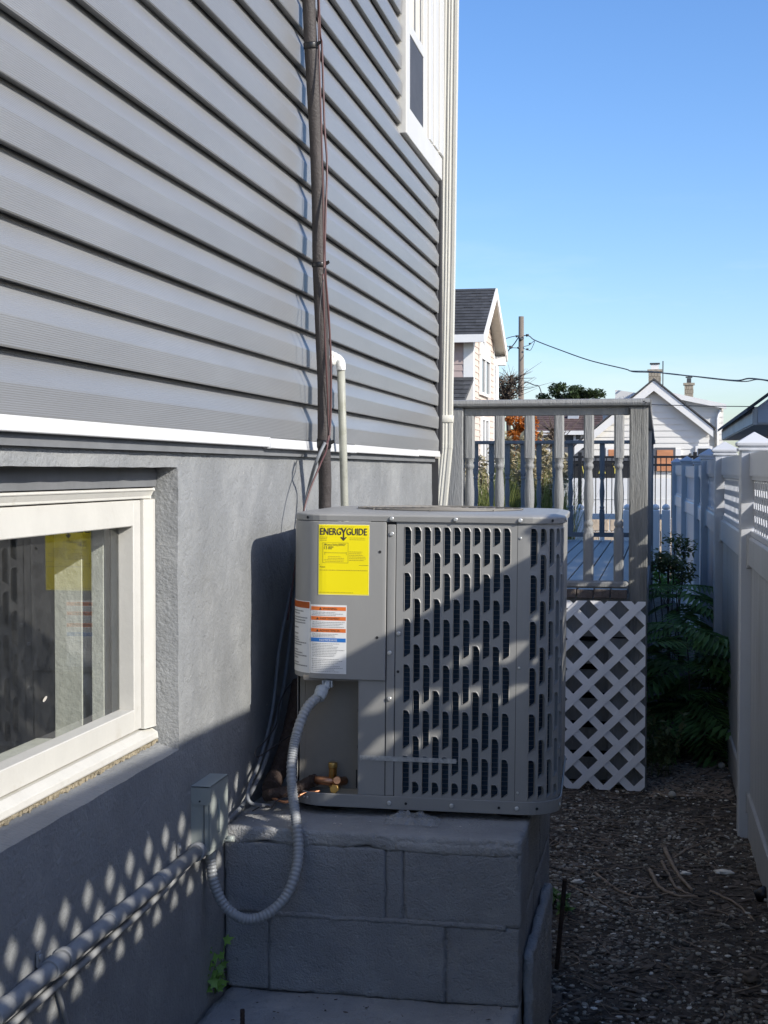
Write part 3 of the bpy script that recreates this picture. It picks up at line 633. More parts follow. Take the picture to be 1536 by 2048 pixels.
# louvred panels: real slots with a lip
def louvre(name, cols, u_left, u_right, z0, z1, margin_cols):
    mb = MB(); P_, PER, SH, SW = 0.0274, 0.1272, 0.1063, 0.0176
    def q(u, z, off=0.0): return pz(u, z, off)
    for ci, (uc, even) in enumerate(cols):
        a = uc-P_/2; b = uc+P_/2; zt = 0.7905
        spans = []; top = zt-0.004
        if even: spans.append((top-0.050, top)); t = top-0.050-(PER-SH)
        else: t = top
        while t > 0.06:
            bot = max(t-SH, 0.0440)
            spans.append((bot, t)); t -= PER
        bounds = [z1]
        for s0, s1 in zip(spans[:-1], spans[1:]): bounds.append((s0[0]+s1[1])/2)
        bounds.append(z0)
        for k, (sb, st_) in enumerate(spans):
            c1, c0 = bounds[k], bounds[k+1]
            l = uc-SW/2; r = uc+SW/2; ch = 0.010
            H = [(l, sb+0.0015), (l+0.002, sb), (r-0.0015, sb+ch), (r, sb+ch+0.003), (r, st_-ch-0.002), (r-0.004, st_-0.003), (r-0.008, st_), (l+0.002, st_), (l, st_-0.002)]
            lip = 0.0016; G = []
            cu = sum(h[0] for h in H)/9; cz = (sb+st_)/2
            G = [(h[0]+math.copysign(lip, h[0]-cu), h[1]+math.copysign(lip, h[1]-cz)) for h in H]
            C = [(a, c0), (b, c0), (b, c1), (a, c1)]
            i0 = len(mb.v)
            mb.v += [q(*c) for c in C] + [q(*g) for g in G] + [q(*h, 0.0016) for h in H] + [q(*h, -0.010) for h in H]
            g = i0+4; h = g+9; d = h+9
            F = [(i0, i0+1, g+2, g+1, g), (i0+1, i0+2, g+5, g+4, g+3, g+2), (i0+2, i0+3, g+8, g+7, g+6, g+5), (i0+3, i0, g, g+8)]
            for i in range(9):
                j = (i+1) % 9; F += [(g+i, g+j, h+j, h+i), (h+i, h+j, d+j, d+i)]
            for f in F: mb.f.append(f); mb.s.append(False)
    for (a, b) in margin_cols:
        us = usteps(a, b, 0.014); i0 = len(mb.v)
        for u in us: mb.v += [q(u, z0), q(u, z1)]
        for i in range(len(us)-1): mb.f.append((i0+2*i, i0+2*i+2, i0+2*i+3, i0+2*i+1)); mb.s.append(False)
    return mb.build(name, 'ac_paint', ac)
cA = [(-0.047+0.0274*i, i % 2 == 1) for i in range(11)]
louvre('louvre_panel', cA, 0, 0, 0.036, 0.802, [(-0.079, -0.0607), (0.2407, 0.2545)])
cB = [(0.3005+0.0274*i, i % 2 == 1) for i in range(9)]
louvre('corner_louvre_panel', cB, 0, 0, 0.036, 0.802, [(0.2557, 0.2868), (0.5334, SIDE+0.60)])
skin(0.2535, 0.2566, 0.037, 0.80, -0.0006, 0.002, 'panel_seam', 'ac_inner', ac, 0)
skin(-SIDE-0.60, -SIDE+0.02, 0.036, 0.80, 0.0, 0.003, 'side_panel', 'ac_paint', ac, 0)
mb = MB().box(-0.27, 0.27, DEP-0.004, DEP-0.001, 0.036, 0.80); mb.build('rear_panel', 'ac_paint', ac)
# control box cover, channel strip, lower access strip
skin(-SIDE-0.05, -0.1065, 0.358, 0.7985, 0.0075, 0.010, 'control_cover', 'ac_paint', ac, 0.002)
MB().box(-0.34, -0.115, 0.004, 0.13, 0.352, 0.366).build('control_box_floor', 'ac_lower', ac)
skin(-0.1040, -0.0812, 0.037, 0.792, 0.0022, 0.004, 'channel_strip', 'ac_paint', ac, 0.0015)
skin(-0.1100, -0.0785, 0.036, 0.80, -0.0025, 0.002, 'channel_back', 'ac_inner', ac, 0)
mb = MB().box(-0.180, -0.1062, 0.0, 0.0025, 0.036, 0.372).box(-0.1825, -0.180, 0.0, 0.085, 0.036, 0.358); mb.build('access_panel', 'ac_paint', ac, bevel=0.0008)
MB().box(-0.1815, -0.0785, -0.001, 0.0015, 0.3715, 0.3735).build('panel_joint', 'ac_inner', ac)
# recessed service panel with slot and snap tabs
mb = MB().box(-0.350, -0.1826, 0.083, 0.086, 0.032, 0.356).box(-0.366, -0.350, 0.083, 0.30, 0.032, 0.356); mb.build('service_panel', 'ac_lower', ac, bevel=0.001)
MB().box(-0.201, -0.197, 0.0815, 0.0832, 0.036, 0.088).build('panel_slot', 'ac_inner', ac)
for z in (0.082, 0.165, 0.268): MB().box(-0.184, -0.176, 0.0026, 0.010, z, z+0.008).build('snap_tab', 'ac_inner', ac)
# screws and screw holes
def screw_mesh():
    bm = bmesh.new(); mb = MB()
    mb.tube([(0, 0, 0), (0, -0.0022, 0), (0, -0.0030, 0)], [0.0062, 0.0062, 0.0042], 12); mb.box(-0.0042, 0.0042, -0.0034, -0.0029, -0.0006, 0.0006); return mb
s0 = screw_mesh().build('screw', 'screw', ac, origin=(0, 0, 0))
spots = [(-0.092, 0.8085, 0.008), (0.085, 0.8085, 0.008), (0.262, 0.8085, 0.008), (0.43, 0.8085, 0.008), (-0.092, 0.766, 0.003), (-0.0705, 0.490, 0.001), (-0.095, 0.436, 0.003), (-0.0945, 0.308, 0.003), (-0.092, 0.018, 0.0065), (0.082, 0.018, 0.0065), (0.262, 0.018, 0.0065), (0.263, 0.760, 0.0), (0.263, 0.404, 0.0), (0.263, 0.060, 0.0), (-0.325, 0.021, 0.0065), (-0.338, 0.021, 0.0065), (0.40, 0.018, 0.0065)]
for i, (u, z, off) in enumerate(spots):
    p, n = pth(u, off); o = s0 if i == 0 else copy_obj(s0, ac, (p.x, p.y, z))
    o.location = (p.x, p.y, z); o.rotation_euler = (0, rnd.random()*3, 0) if abs(u) < FL else (0, 0, math.atan2(n.y, n.x)+math.pi/2)
    if u < -0.3 or u == 0.263: o.scale = (0.6, 0.8, 0.6)
h0 = MB().tube([(0, 0, 0), (0, -0.0009, 0)], 0.0040, 10).build('screw_hole', 'ac_inner', ac, origin=(0, 0, 0))
for i, (u, z, off) in enumerate([(-0.124, 0.716, 0.0076), (-0.130, 0.478, 0.0076), (-0.330, 0.8085, 0.008), (-0.0715, 0.384, 0.0003), (0.35, 0.8085, 0.008), (-0.045, 0.018, 0.0065), (0.213, 0.018, 0.0065), (0.315, 0.018, 0.0065)]):
    p, n = pth(u, off); o = h0 if i == 0 else copy_obj(h0, ac, (0, 0, 0)); o.location = (p.x, p.y, z); o.rotation_euler = (0, 0, math.atan2(n.y, n.x)+math.pi/2)
# ---- labels on the cover
OFF = 0.0083
def sheet(name, u0, u1, z0, z1, mat, off=OFF, par=ac, th=0.0004):
    us = usteps(u0, u1, 0.01); mb = MB(); mb.rings([[pz(u, z0, off-th), pz(u, z0, off), pz(u, z1, off), pz(u, z1, off-th)] for u in us], sm=False); return mb.build(name, mat, par)
def put_text(mb, body, u, z, size, width=None, off=OFF+0.0004):
    vs, fs, wd = text_mesh(body, size, width); mb.add([pz(u+x, z+y, off) for x, y in vs], fs); return wd
def bars(mb, u0, u1, z0, z1, lines, wh, off=OFF+0.0004, fill=(0.7, 1.0), indent=0.0, soft=1.0):
    for i in range(lines):
        z = z1-(i+0.5)*(z1-z0)/lines; u = u0 + indent*rnd.random(); end = u0+(u1-u0)*rnd.uniform(*fill)
        while u < end:
            l = min(rnd.uniform(0.002, 0.0065), end-u)
            if l > 0.0008: mb.face([pz(u, z-wh/2, off), pz(u+l, z-wh/2, off), pz(u+l, z+wh/2*rnd.uniform(0.6, 1), off), pz(u, z+wh/2, off)])
            u += l+0.0012
YU0, YU1, YZ0, YZ1 = -0.296, -0.154, 0.594, 0.790
ye = sheet('energy_label', YU0, YU1, YZ0, YZ1, 'label_edge')
tag(ye, 'yellow energy rating label')
sheet('label_face', YU0+0.0012, YU1-0.0012, YZ0+0.0025, YZ1-0.0015, 'label_yellow', OFF+0.0003, ye)
mb = MB(); O2 = OFF+0.0007
put_text(mb, 'ENERG', YU0+0.0045, YZ1-0.0287, 0.027, 0.0575, O2); put_text(mb, 'GUIDE', YU0+0.0775, YZ1-0.0287, 0.027, 0.0575, O2)
ay = YU0+0.0695                                    # long-tailed Y that ends in an arrow
def flat(mb, pts, off=O2): mb.face([pz(u, z, off) for u, z in pts])
zt = YZ1-0.0095
flat(mb, [(ay-0.008, zt), (ay-0.0045, zt), (ay+0.0012, zt-0.0105), (ay-0.0012, zt-0.0130)]); flat(mb, [(ay+0.0045, zt), (ay+0.008, zt), (ay+0.0012, zt-0.0130), (ay-0.0012, zt-0.0105)])
flat(mb, [(ay-0.0014, zt-0.0305), (ay+0.0014, zt-0.0305), (ay+0.0014, zt-0.011), (ay-0.0014, zt-0.011)])
flat(mb, [(ay-0.009, zt-0.0255), (ay, zt-0.0355), (ay+0.009, zt-0.0255), (ay+0.0050, zt-0.0255), (ay, zt-0.0300), (ay-0.0050, zt-0.0255)])
# embolden the heading
v0 = list(mb.v); f0 = list(mb.f)
mb.add([p+Vector((0.0009, -0.00005, 0.0005)) for p in v0], f0); mb.add([p+Vector((-0.0005, -0.0001, -0.0004)) for p in v0], f0)
mb.build('heading_print', 'ink', ye)
mb = MB()
put_text(mb, 'Efficiency Rating (SEER2)*', YU0+0.0155, YZ1-0.0585, 0.0078, 0.060, O2); put_text(mb, '13.80*', YU0+0.0155, YZ1-0.0690, 0.0125, 0.026, O2)
zl = YZ1-0.1125
for a, b, c, d in ((YU0+0.0015, YU1-0.0015, zl-0.0004, zl+0.0004), (YU0+0.012, YU0+0.083, YZ1-0.0512, YZ1-0.0506), (YU0+0.012, YU0+0.083, YZ1-0.1068, YZ1-0.1062), (YU0+0.012, YU0+0.0126, YZ1-0.1068, YZ1-0.0506), (YU0+0.0824, YU0+0.083, YZ1-0.1068, YZ1-0.0506), (YU0+0.017, YU0+0.078, YZ1-0.079, YZ1-0.0783), (YU0+0.017, YU0+0.0176, YZ1-0.085, YZ1-0.076), (YU0+0.0774, YU0+0.078, YZ1-0.085, YZ1-0.076)):
    flat(mb, [(a, c), (b, c), (b, d), (a, d)])
put_text(mb, 'Notes', YU0+0.0045, YZ1-0.120, 0.0062, 0.014, O2)
mb.build('rating_print', 'ink', ye)
mb = MB()
bars(mb, YU0+0.004, YU0+0.030, YZ1-0.046, YZ1-0.033, 3, 0.0016, O2); bars(mb, YU1-0.055, YU1-0.004, YZ1-0.044, YZ1-0.034, 2, 0.0016, O2)
bars(mb, YU0+0.004, YU1-0.006, YZ1-0.0085, YZ1-0.0045, 1, 0.0010, O2); bars(mb, YU0+0.016, YU0+0.079, YZ1-0.105, YZ1-0.087, 4, 0.0014, O2, (0.6, 0.95), 0.012)
bars(mb, YU0+0.086, YU1-0.008, YZ1-0.101, YZ1-0.073, 6, 0.0016, O2); bars(mb, YU0+0.004, YU1-0.004, YZ1-0.130, YZ1-0.124, 1, 0.0018, O2, (1, 1)); bars(mb, YU0+0.004, YU0+0.10, YZ0+0.004, YZ0+0.010, 1, 0.0014, O2)
mb.build('small_print', 'ink_brown', ye)
# warning labels
LU0, LU1, LZ0, LZ1 = -0.318, -0.216, 0.3735, 0.5655
wl_ = sheet('warning_label', LU0, LU1, LZ0, LZ1, 'label_white'); tag(wl_, 'white warning label with orange and blue bands')
mb = MB(); bl = MB(); ib = MB(); wt = MB()
for txt, a, b in (('WARNING', 0.005, 0.0155), ('AVERTISSEMENT', 0.0325, 0.043), ('ADVERTENCIA', 0.066, 0.0765)):
    sheet('band', LU0+0.002, LU1-0.002, LZ1-b, LZ1-a, 'label_orange', OFF+0.0003, wl_); ib = MB()
    wdt = 0.040 if len(txt) < 8 else 0.056; u = (LU0+LU1)/2 - wdt/2 + 0.004
    put_text(ib, txt, u, LZ1-b+0.0022, 0.0085, wdt, O2); flat(ib, [(u-0.0095, LZ1-b+0.002), (u-0.0025, LZ1-b+0.002), (u-0.006, LZ1-a-0.002)]); ib.build('band_print', 'ink', wl_)
sheet('band', LU0+0.002, LU1-0.002, LZ1-0.1035, LZ1-0.0925, 'label_blue', OFF+0.0003, wl_)
put_text(wt, 'NOTICE/AVIS', LU0+0.027, LZ1-0.1012, 0.0085, 0.048, O2)
wt.build('band_print', 'label_white', wl_)
mb = MB()
for a, b, n in ((0.0185, 0.031, 3), (0.046, 0.064, 4), (0.0795, 0.0910, 3), (0.106, 0.146, 9), (0.149, 0.189, 8)): bars(mb, LU0+0.004, LU1-0.004, LZ1-b, LZ1-a, n, 0.0013, O2, (0.65, 1.0), 0.004)
mb.build('small_print', 'ink_soft', wl_)
DU0, DU1, DZ0, DZ1 = -0.435, -0.3195, 0.372, 0.5735
dl = sheet('danger_label', DU0, DU1, DZ0, DZ1, 'label_white', OFF+0.0004)
mb = MB(); us = usteps(DU0+0.001, DU1-0.0015, 0.008); mb.rings([[pz(u, DZ1-0.020, OFF+0.0006), pz(u, DZ1-0.002, OFF+0.0006)] for u in us], cap=False); mb.build('orange_band', 'label_orange', dl)
mb = MB()
for a, b, n in ((0.026, 0.040, 2), (0.044, 0.066, 3), (0.072, 0.082, 1), (0.088, 0.100, 1), (0.102, 0.128, 4), (0.136, 0.166, 4), (0.172, 0.186, 2)): bars(mb, DU0+0.004, DU1-0.007, DZ1-b, DZ1-a, n, 0.0034, OFF+0.0008, (0.6, 1.0), 0.004)
mb.build('small_print', 'ink_soft', dl)
# clear packing tape across the panel
us = usteps(-0.176, 0.094, 0.03); mb = MB(); mb.rings([[pz(u, 0.1345, 0.0045), pz(u, 0.1480, 0.0045)] for u in us], cap=False)
for f in (0.137, 0.1405, 0.144): mb.rings([[pz(u, f, 0.0052), pz(u, f+0.0012, 0.0052)] for u in us], cap=False)
mb.build('packing_tape', 'clear_tape', ac)
# brass service valve, copper stub
vx, vy = -0.262, 0.048
MB().tube([(vx, vy, 0.044), (vx, vy, 0.098), (vx, vy, 0.099), (vx, vy, 0.112), (vx, vy, 0.114)], [0.0125, 0.0125, 0.0145, 0.0145, 0.011], 6).build('service_valve', 'brass', ac, bevel=0.001)
MB().tube([(vx-0.05, vy-0.01, 0.064), (vx-0.012, vy-0.004, 0.060), (vx+0.012, vy, 0.058), (vx+0.03, vy+0.03, 0.056)], [0.011, 0.013, 0.013, 0.012], 12).tube([(vx+0.016, vy-0.004, 0.066), (vx+0.018, vy-0.032, 0.070)], [0.011, 0.0105], 10).build('valve_stub', 'copper', ac)
MB().tube([(vx+0.010, vy-0.012, 0.045), (vx+0.010, vy-0.034, 0.045)], [0.014, 0.0125], 6).build('valve_nut', 'brass', ac)
# conduit knockout bracket
MB().box(-0.285, -0.281, -0.004, 0.012, 0.336, 0.353).box(-0.260, -0.256, -0.004, 0.012, 0.334, 0.353).build('conduit_clip', 'fitting', ac)
# place the unit on the pad
AC_LOC = Vector((-0.645, 3.862, PT+0.021)); AC_ROT = (0, R(0.55), R(2.4))
ac.location = AC_LOC; ac.rotation_euler = AC_ROT
ACM = Matrix.Translation(AC_LOC) @ Matrix.Rotation(R(2.4), 4, 'Z') @ Matrix.Rotation(R(0.55), 4, 'Y')

# ---- insulated pipe bend at the valve
lb = thing('suction_line', (-1.03, 3.93, PT), 'dark insulated pipe bending to the brass valve on the pad', 'pipe')
va = ACM @ Vector((vx-0.048, vy-0.01, 0.064))
p1 = [Vector((-1.085, 4.22, 1.02)), Vector((-1.085, 4.12, 0.90)), onY(562, 1530, 4.02), onY(548, 1560, 3.95), onY(541, 1578, 3.90)]
MB().tube(spline(p1, 10), [0.026+0.002*noise.noise(Vector((i*0.4, 0, 0))) for i in range(41)], 14).build('insulation', 'foam2', lb)
p2 = [onY(532, 1592, 3.86), onY(548, 1588, 3.85), onY(575, 1583, 3.86), onY(600, 1574, 3.88), onY(622, 1563, 3.89), va]
MB().tube(spline(p2, 10), [0.017+0.0028*noise.noise(Vector((i*0.35, 9, 0))) for i in range(51)], 14).build('insulation', 'foam2', lb)
cable('liquid_line', [onY(545, 1596, 3.84), onY(570, 1604, 3.83), onY(590, 1596, 3.84), onY(610, 1586, 3.86), onY(640, 1582, 3.89)], 0.0045, 'copper', 'thin copper tube lying below the dark insulated bend')
cable('ground_wire', [onY(505, 1622, 3.80), onY(525, 1612, 3.79), onY(545, 1614, 3.78), onY(556, 1600, 3.79), onY(600, 1590, 3.82)], 0.0018, 'wire_dark', 'thin black wire curling on the pad beside the pipes')

# ---- flexible conduit whip
fc = thing('flexible_conduit', (-1.0, 3.55, 0.6), 'ribbed grey flexible conduit looping from the air conditioner to the box', 'conduit')
a0 = ACM @ Vector((-0.270, 0.010, 0.352)); a1 = ACM @ Vector((-0.272, 0.002, 0.335))
cp = [a1 + Vector((-0.012, -0.008, -0.008)), onY(640, 1390, 3.83), onY(614, 1416, 3.80), onY(595, 1462, 3.77), onY(584, 1520, 3.74), onY(584, 1575, 3.71), onY(592, 1640, 3.665), onY(597, 1695, 3.635), onY(591, 1745, 3.60), onY(570, 1795, 3.57), onY(532, 1829, 3.54), onY(490, 1838, 3.52), onY(452, 1815, 3.505), onY(429, 1770, 3.50), onY(421, 1725, 3.50), onY(419, 1705, 3.50)]
fine = spline(cp, 60); out = [fine[0]]; acc = 0
for q in fine[1:]:
    if (q-out[-1]).length >= 0.0013: out.append(q)
rs = [0.0136 + 0.0010*math.sin(i*2*math.pi/5.0) for i in range(len(out))]
MB().tube(out, rs, 14).build('hose', 'conduit_flex', fc)
t = (cp[1]-cp[0]).normalized()
MB().tube([cp[0]-t*0.004, cp[0]+t*0.016, cp[0]+t*0.017, cp[0]+t*0.030, cp[0]+t*0.034], [0.019, 0.019, 0.0175, 0.0175, 0.0150], 8).build('connector_nut', 'fitting', fc, bevel=0.0012)
MB().tube([a0, a0+(cp[0]-a0)*0.5+Vector((0.004, 0, -0.004)), cp[0]], 0.0115, 12).build('connector_elbow', 'fitting', fc)
b0 = cp[-1]; MB().tube([b0+Vector((0, 0, -0.012)), b0+Vector((0, 0, 0.006))], 0.0172, 8).build('connector_nut', 'fitting', fc, bevel=0.001)

# ---- disconnect box
db = thing('disconnect_box', (-1.135, 3.48, 0.70), 'small grey green electrical disconnect box on the foundation', 'electrical box')
bx0, bx1, by0, by1, bz0, bz1 = XW-0.003, -1.109, 3.402, 3.552, 0.700, 0.874
MB().box(bx0, bx1-0.003, by0+0.002, by1-0.002, bz0, bz1-0.003).build('body', 'box_green', db, bevel=0.002)
mb = MB()                                        # hinged cover: front plate with top flap and cut side tabs
mb.box(bx1-0.0026, bx1, by0, by1, bz0+0.012, bz1+0.002); mb.box(bx0+0.004, bx1, by0-0.001, by1+0.001, bz1-0.0025, bz1+0.0025)
mb.prism([(bx0+0.004, by0-0.001, bz1), (bx1, by0-0.001, bz1), (bx1, by0-0.001, bz1-0.036), (bx1-0.006, by0-0.001, bz1-0.044), (bx0+0.013, by0-0.001, bz1-0.044), (bx0+0.004, by0-0.001, bz1-0.034)], (0, 0.0022, 0))
mb.build('cover', 'box_green', db, bevel=0.0012)
MB().box(bx1, bx1+0.006, by0+0.062, by0+0.064, bz0+0.045, bz0+0.13).build('pull_handle', 'box_green', db, bevel=0.001)
MB().box(bx1-0.0170, bx1-0.0158, by0-0.0002, by0+0.003, bz0, bz1-0.045).build('cover_gap', 'dark_gap', db)
MB().tube([(bx0+0.027, by0-0.0012, bz1-0.036), (bx0+0.027, by0-0.003, bz1-0.036)], 0.0022, 8).build('screw', 'ac_inner', db)
MB().tube([(bx1, by1-0.012, bz0+0.008), (bx1+0.020, by1-0.012, bz0+0.010)], 0.008, 10).box(bx1-0.002, bx1+0.016, by1-0.026, by1, bz0+0.006, bz0+0.009).build('padlock_tab', 'box_green', db)

# ---- rigid conduit along the foundation
rc = thing('wall_conduit', (-1.14, 2.6, 0.7), 'grey painted conduit running level along the foundation wall', 'conduit')
def cpt(px, py, X=-1.138): return onX(px, py, X)
q0 = cpt(396, 1692); cz = 0.716
cyl = [(y, cz+0.0025*math.sin(y*3.0)) for y in (1.2, 1.8, 2.2, 2.6, 3.0, 3.405)]
MB().tube([(-1.138, y, z) for y, z in cyl], 0.0172, 18).build('pipe', 'conduit_grey', rc)
for y, l, r in ((3.385, 0.028, 0.0225), (3.13, 0.05, 0.0192), (2.83, 0.055, 0.0192), (2.53, 0.05, 0.021), (2.575, 0.02, 0.0225), (2.30, 0.06, 0.0195)):
    z = cz+0.0025*math.sin(y*3.0); MB().tube([(-1.138, y-l/2, z), (-1.138, y-l/2+0.002, z), (-1.138, y+l/2-0.002, z), (-1.138, y+l/2, z)], [r-0.001, r, r, r-0.001], 18).build('coupling', 'conduit_grey', rc)
for y in (2.50, 3.30): MB().tube([(-1.158, y, cz+0.030), (-1.150, y, cz+0.030)], 0.006, 8).box(-1.158, -1.154, y-0.008, y+0.008, cz+0.012, cz+0.040).build('strap', 'conduit_grey', rc)
tag(MB().tube(spline([(-1.149, 1.3, 0.668), (-1.149, 2.0, 0.668), (-1.148, 2.45, 0.669), (-1.147, 2.8, 0.672), (-1.146, 3.1, 0.678), (-1.146, 3.3, 0.690), (-1.146, 3.40, 0.697), (-1.14, 3.44, 0.688)], 8), 0.0075, 12).build('small_conduit', 'conduit_grey'), 'thin grey conduit running just below the thick one', 'conduit')
tag(MB().tube(spline([(-1.152, 2.57, 0.66), (-1.150, 2.60, 0.60), (-1.152, 2.66, 0.45), (-1.153, 2.70, 0.25)], 8), 0.005, 8).build('stray_cable', 'conduit_grey'), 'painted cable dropping down the wall from the conduit coupling', 'cable')

# ================================================================== DECK
DY = 7.50; DXR = -0.066; FLZ = 1.045; DYF = 13.0
deck = thing('wooden_deck', (-1.0, 9.5, 0), 'grey painted wooden deck with turned baluster railing behind the house', 'deck')
MB().box(DXR-0.096, DXR, DY, DY+0.09, -0.1, 2.005).build('post', 'deck_wood', deck, bevel=0.006)
lx = onY(926, 900, DY).x
MB().box(lx-0.12, lx, DY, DY+0.09, -0.1, 2.005).build('post', 'deck_paint', deck, bevel=0.005)
# rail cap with rounded nose and underrail
mb = MB(); P = [(-0.030, 2.006), (-0.046, 2.012), (-0.052, 2.026), (-0.046, 2.043), (-0.030, 2.047), (0.10, 2.047), (0.10, 2.006)]
mb.prism([(lx-1.2, DY+0.03+a, b) for a, b in P], (DXR+0.012-(lx-1.2), 0, 0)); mb.build('rail_cap', 'deck_paint', deck, bevel=0.002)
for sx, sz in ((DXR-0.012, 2.024), (DXR-0.022, 2.030)): MB().tube([(sx, DY-0.0225, sz), (sx, DY-0.0205, sz)], 0.004, 8).build('nail', 'ac_inner', deck)
MB().box(lx+0.001, DXR-0.097, DY+0.026, DY+0.064, 1.962, 2.005).build('top_rail', 'deck_paint', deck, bevel=0.003)
MB().box(lx+0.001, DXR-0.097, DY-0.012, DY+0.075, 1.056, 1.094).build('bottom_rail', 'deck_paint', deck, bevel=0.010)
def baluster(h0, h1, zt0, zt1, s=0.026):
    mb = MB(); rings = []
    def sq(z, r):
        P = []
        for i in range(16):
            a = 2*math.pi*(i+0.5)/16; c, d = math.cos(a), math.sin(a); k = 1/max(abs(c), abs(d)); P.append(Vector((c*k*r, d*k*r, z)))
        return P
    def ci(z, r): return [Vector((math.cos(2*math.pi*(i+0.5)/16)*r, math.sin(2*math.pi*(i+0.5)/16)*r, z)) for i in range(16)]
    prof_ = [(1.0, .0235), (.97, .0255), (.945, .019), (.915, .025), (.88, .025), (.86, .0185), (.83, .018), (.72, .0215), (.55, .0262), (.42, .0255), (.28, .0215), (.19, .0185), (.165, .018), (.14, .0245), (.10, .0245), (.08, .019), (.05, .026), (.02, .0245)]
    rings.append(sq(h0, s)); rings.append(sq(zt0-0.004, s))
    for t, r in reversed(prof_): rings.append(ci(zt0+(zt1-zt0)*t, r*s/0.026))
    rings.append(sq(zt1+0.004, s)); rings.append(sq(h1, s))
    mb.rings(rings, sm=False); return mb
b0 = baluster(1.095, 1.962, 1.345, 1.735).build('baluster', 'deck_paint', deck, bevel=0.0)
for p in b0.data.polygons: p.use_smooth = 1.34 < (p.center.z+b0.location.z+WL[deck].z) < 1.74
for i, px in enumerate((939, 999, 1059, 1118, 1177.5, 1238)):
    x = onY(px, 950, DY+0.03).x; wlz = WL[b0].z
    o = b0 if i == 0 else copy_obj(b0, deck, (0, 0, 0)); o.location = Vector((x, DY+0.03, wlz))-WL[deck]; o.rotation_euler = (0, 0, R((0, 1.5, -2, 2.5, -1, 3)[i]))
# floor boards running back, their ends showing below the bottom rail
i = 0; x = DXR-0.105
while x > -2.3:
    wd = 0.088; bz = 0.0015*math.sin(i*2.3)
    MB().box(x-wd+0.006, x, DY-0.004+0.004*(i % 3), DYF, FLZ-0.036+bz, FLZ+bz).build('floor_board', 'deck_floor', deck, bevel=0.002)
    MB().box(x-wd+0.005, x+0.001, DY-0.022+0.003*(i % 3), DY-0.006, FLZ-0.040+bz, FLZ+0.006+bz).build('board_end', 'board_end', deck, bevel=0.003)
    x -= wd; i += 1
MB().box(-2.3, DXR-0.002, DY+0.02, DY+0.06, 0.80, 1.004).box(DXR-0.045, DXR-0.005, DY+0.10, DYF, 0.80, 1.004).build('rim_joist', 'deck_paint', deck)
# stair-like skirt boards in the dark below
for k, z in enumerate((0.70, 0.545, 0.39, 0.23, 0.07)):
    MB().box(-1.15, DXR-0.20+0.02*(k % 2), DY+0.10+0.01*k, DY+0.13+0.01*k, z-0.055, z+0.065).build('skirt_board', 'deck_paint', deck, bevel=0.003)
MB().box(DXR-0.20, DXR-0.005, DY+0.012, DY+0.05, 0.02, 0.79).build('corner_board', 'deck_paint', deck, bevel=0.003)
MB().box(DXR-0.04, DXR-0.012, DY+0.10, DYF, 0.02, 0.79).build('side_skirt', 'deck_paint', deck)
MB().box(-1.15, DXR-0.05, DY+0.30, DY+0.34, 0.0, 0.79).build('void_shade_sheet', 'dark_gap', deck)  # near-black sheet standing in for the shaded void under the deck
# far railing and side railing
FRY = DYF-0.08; FRZ = 1.945
MB().box(-3.2, DXR, FRY-0.03, FRY+0.07, FRZ-0.03, FRZ).build('rail_cap', 'deck_paint', deck, bevel=0.004)
MB().box(-3.2, DXR-0.1, FRY+0.005, FRY+0.045, FLZ+0.03, FLZ+0.07).build('bottom_rail', 'deck_paint', deck)
f0 = baluster(FLZ+0.07, FRZ-0.03, 1.30, 1.64, 0.023).build('baluster', 'deck_paint', deck)
for i in range(16):
    px = 951.5+31.6*i
    if px > 1275: break
    x = onY(px, 950, FRY+0.025).x; o = f0 if i == 0 else copy_obj(f0, deck, (0, 0, 0)); o.location = Vector((x, FRY+0.025, WL[f0].z))-WL[deck]
MB().box(DXR-0.09, DXR, FRY-0.02, FRY+0.07, 0.0, FRZ-0.031).build('post', 'deck_paint', deck, bevel=0.004)
mb = MB(); mb.prism([(DXR-0.085, DY+0.135, 2.012), (DXR+0.012, DY+0.135, 2.012), (DXR+0.012, DY+0.135, 2.045), (DXR-0.085, DY+0.135, 2.045)], (0, FRY-0.036-DY-0.135, FRZ-2.045-0.0)); mb.build('rail_cap', 'deck_paint', deck, bevel=0.004)
MB().box(DXR-0.065, DXR-0.025, DY+0.10, FRY-0.03, FLZ+0.03, FLZ+0.07).build('bottom_rail', 'deck_paint', deck)
s0_ = baluster(FLZ+0.07, 1.915, 1.33, 1.68, 0.024).build('baluster', 'deck_paint', deck)
y = DY+0.24; i = 0
while y < FRY-0.1:
    o = s0_ if i == 0 else copy_obj(s0_, deck, (0, 0, 0)); o.location = Vector((DXR-0.045, y, WL[s0_].z))-WL[deck]; y += 0.155; i += 1
MB().box(DXR-0.088, DXR, 10.2, 10.29, 0.0, 1.955).build('post', 'deck_paint', deck, bevel=0.004)

# ---- white lattice skirt
LYP = 7.46
lat = thing('lattice_panel', (-0.6, LYP, 0), 'white diagonal lattice panel closing the space under the deck', 'lattice panel')
zt_ = onY(1240, 1203, LYP).z; zb_ = onY(1240, 1580, LYP).z; xr_ = onY(1290, 1400, LYP).x
for sgn, p in lattice_slats(-1.10, xr_, zb_, zt_, 0.158, 0.0375, 0.42, 0.10):
    y0 = LYP - (0.0075 if sgn > 0 else 0.0); mb = MB(); mb.prism([(u, y0, v) for u, v in p], (0, 0.0068, 0)); mb.build('slat', 'lattice_white', lat, bevel=0.0012)

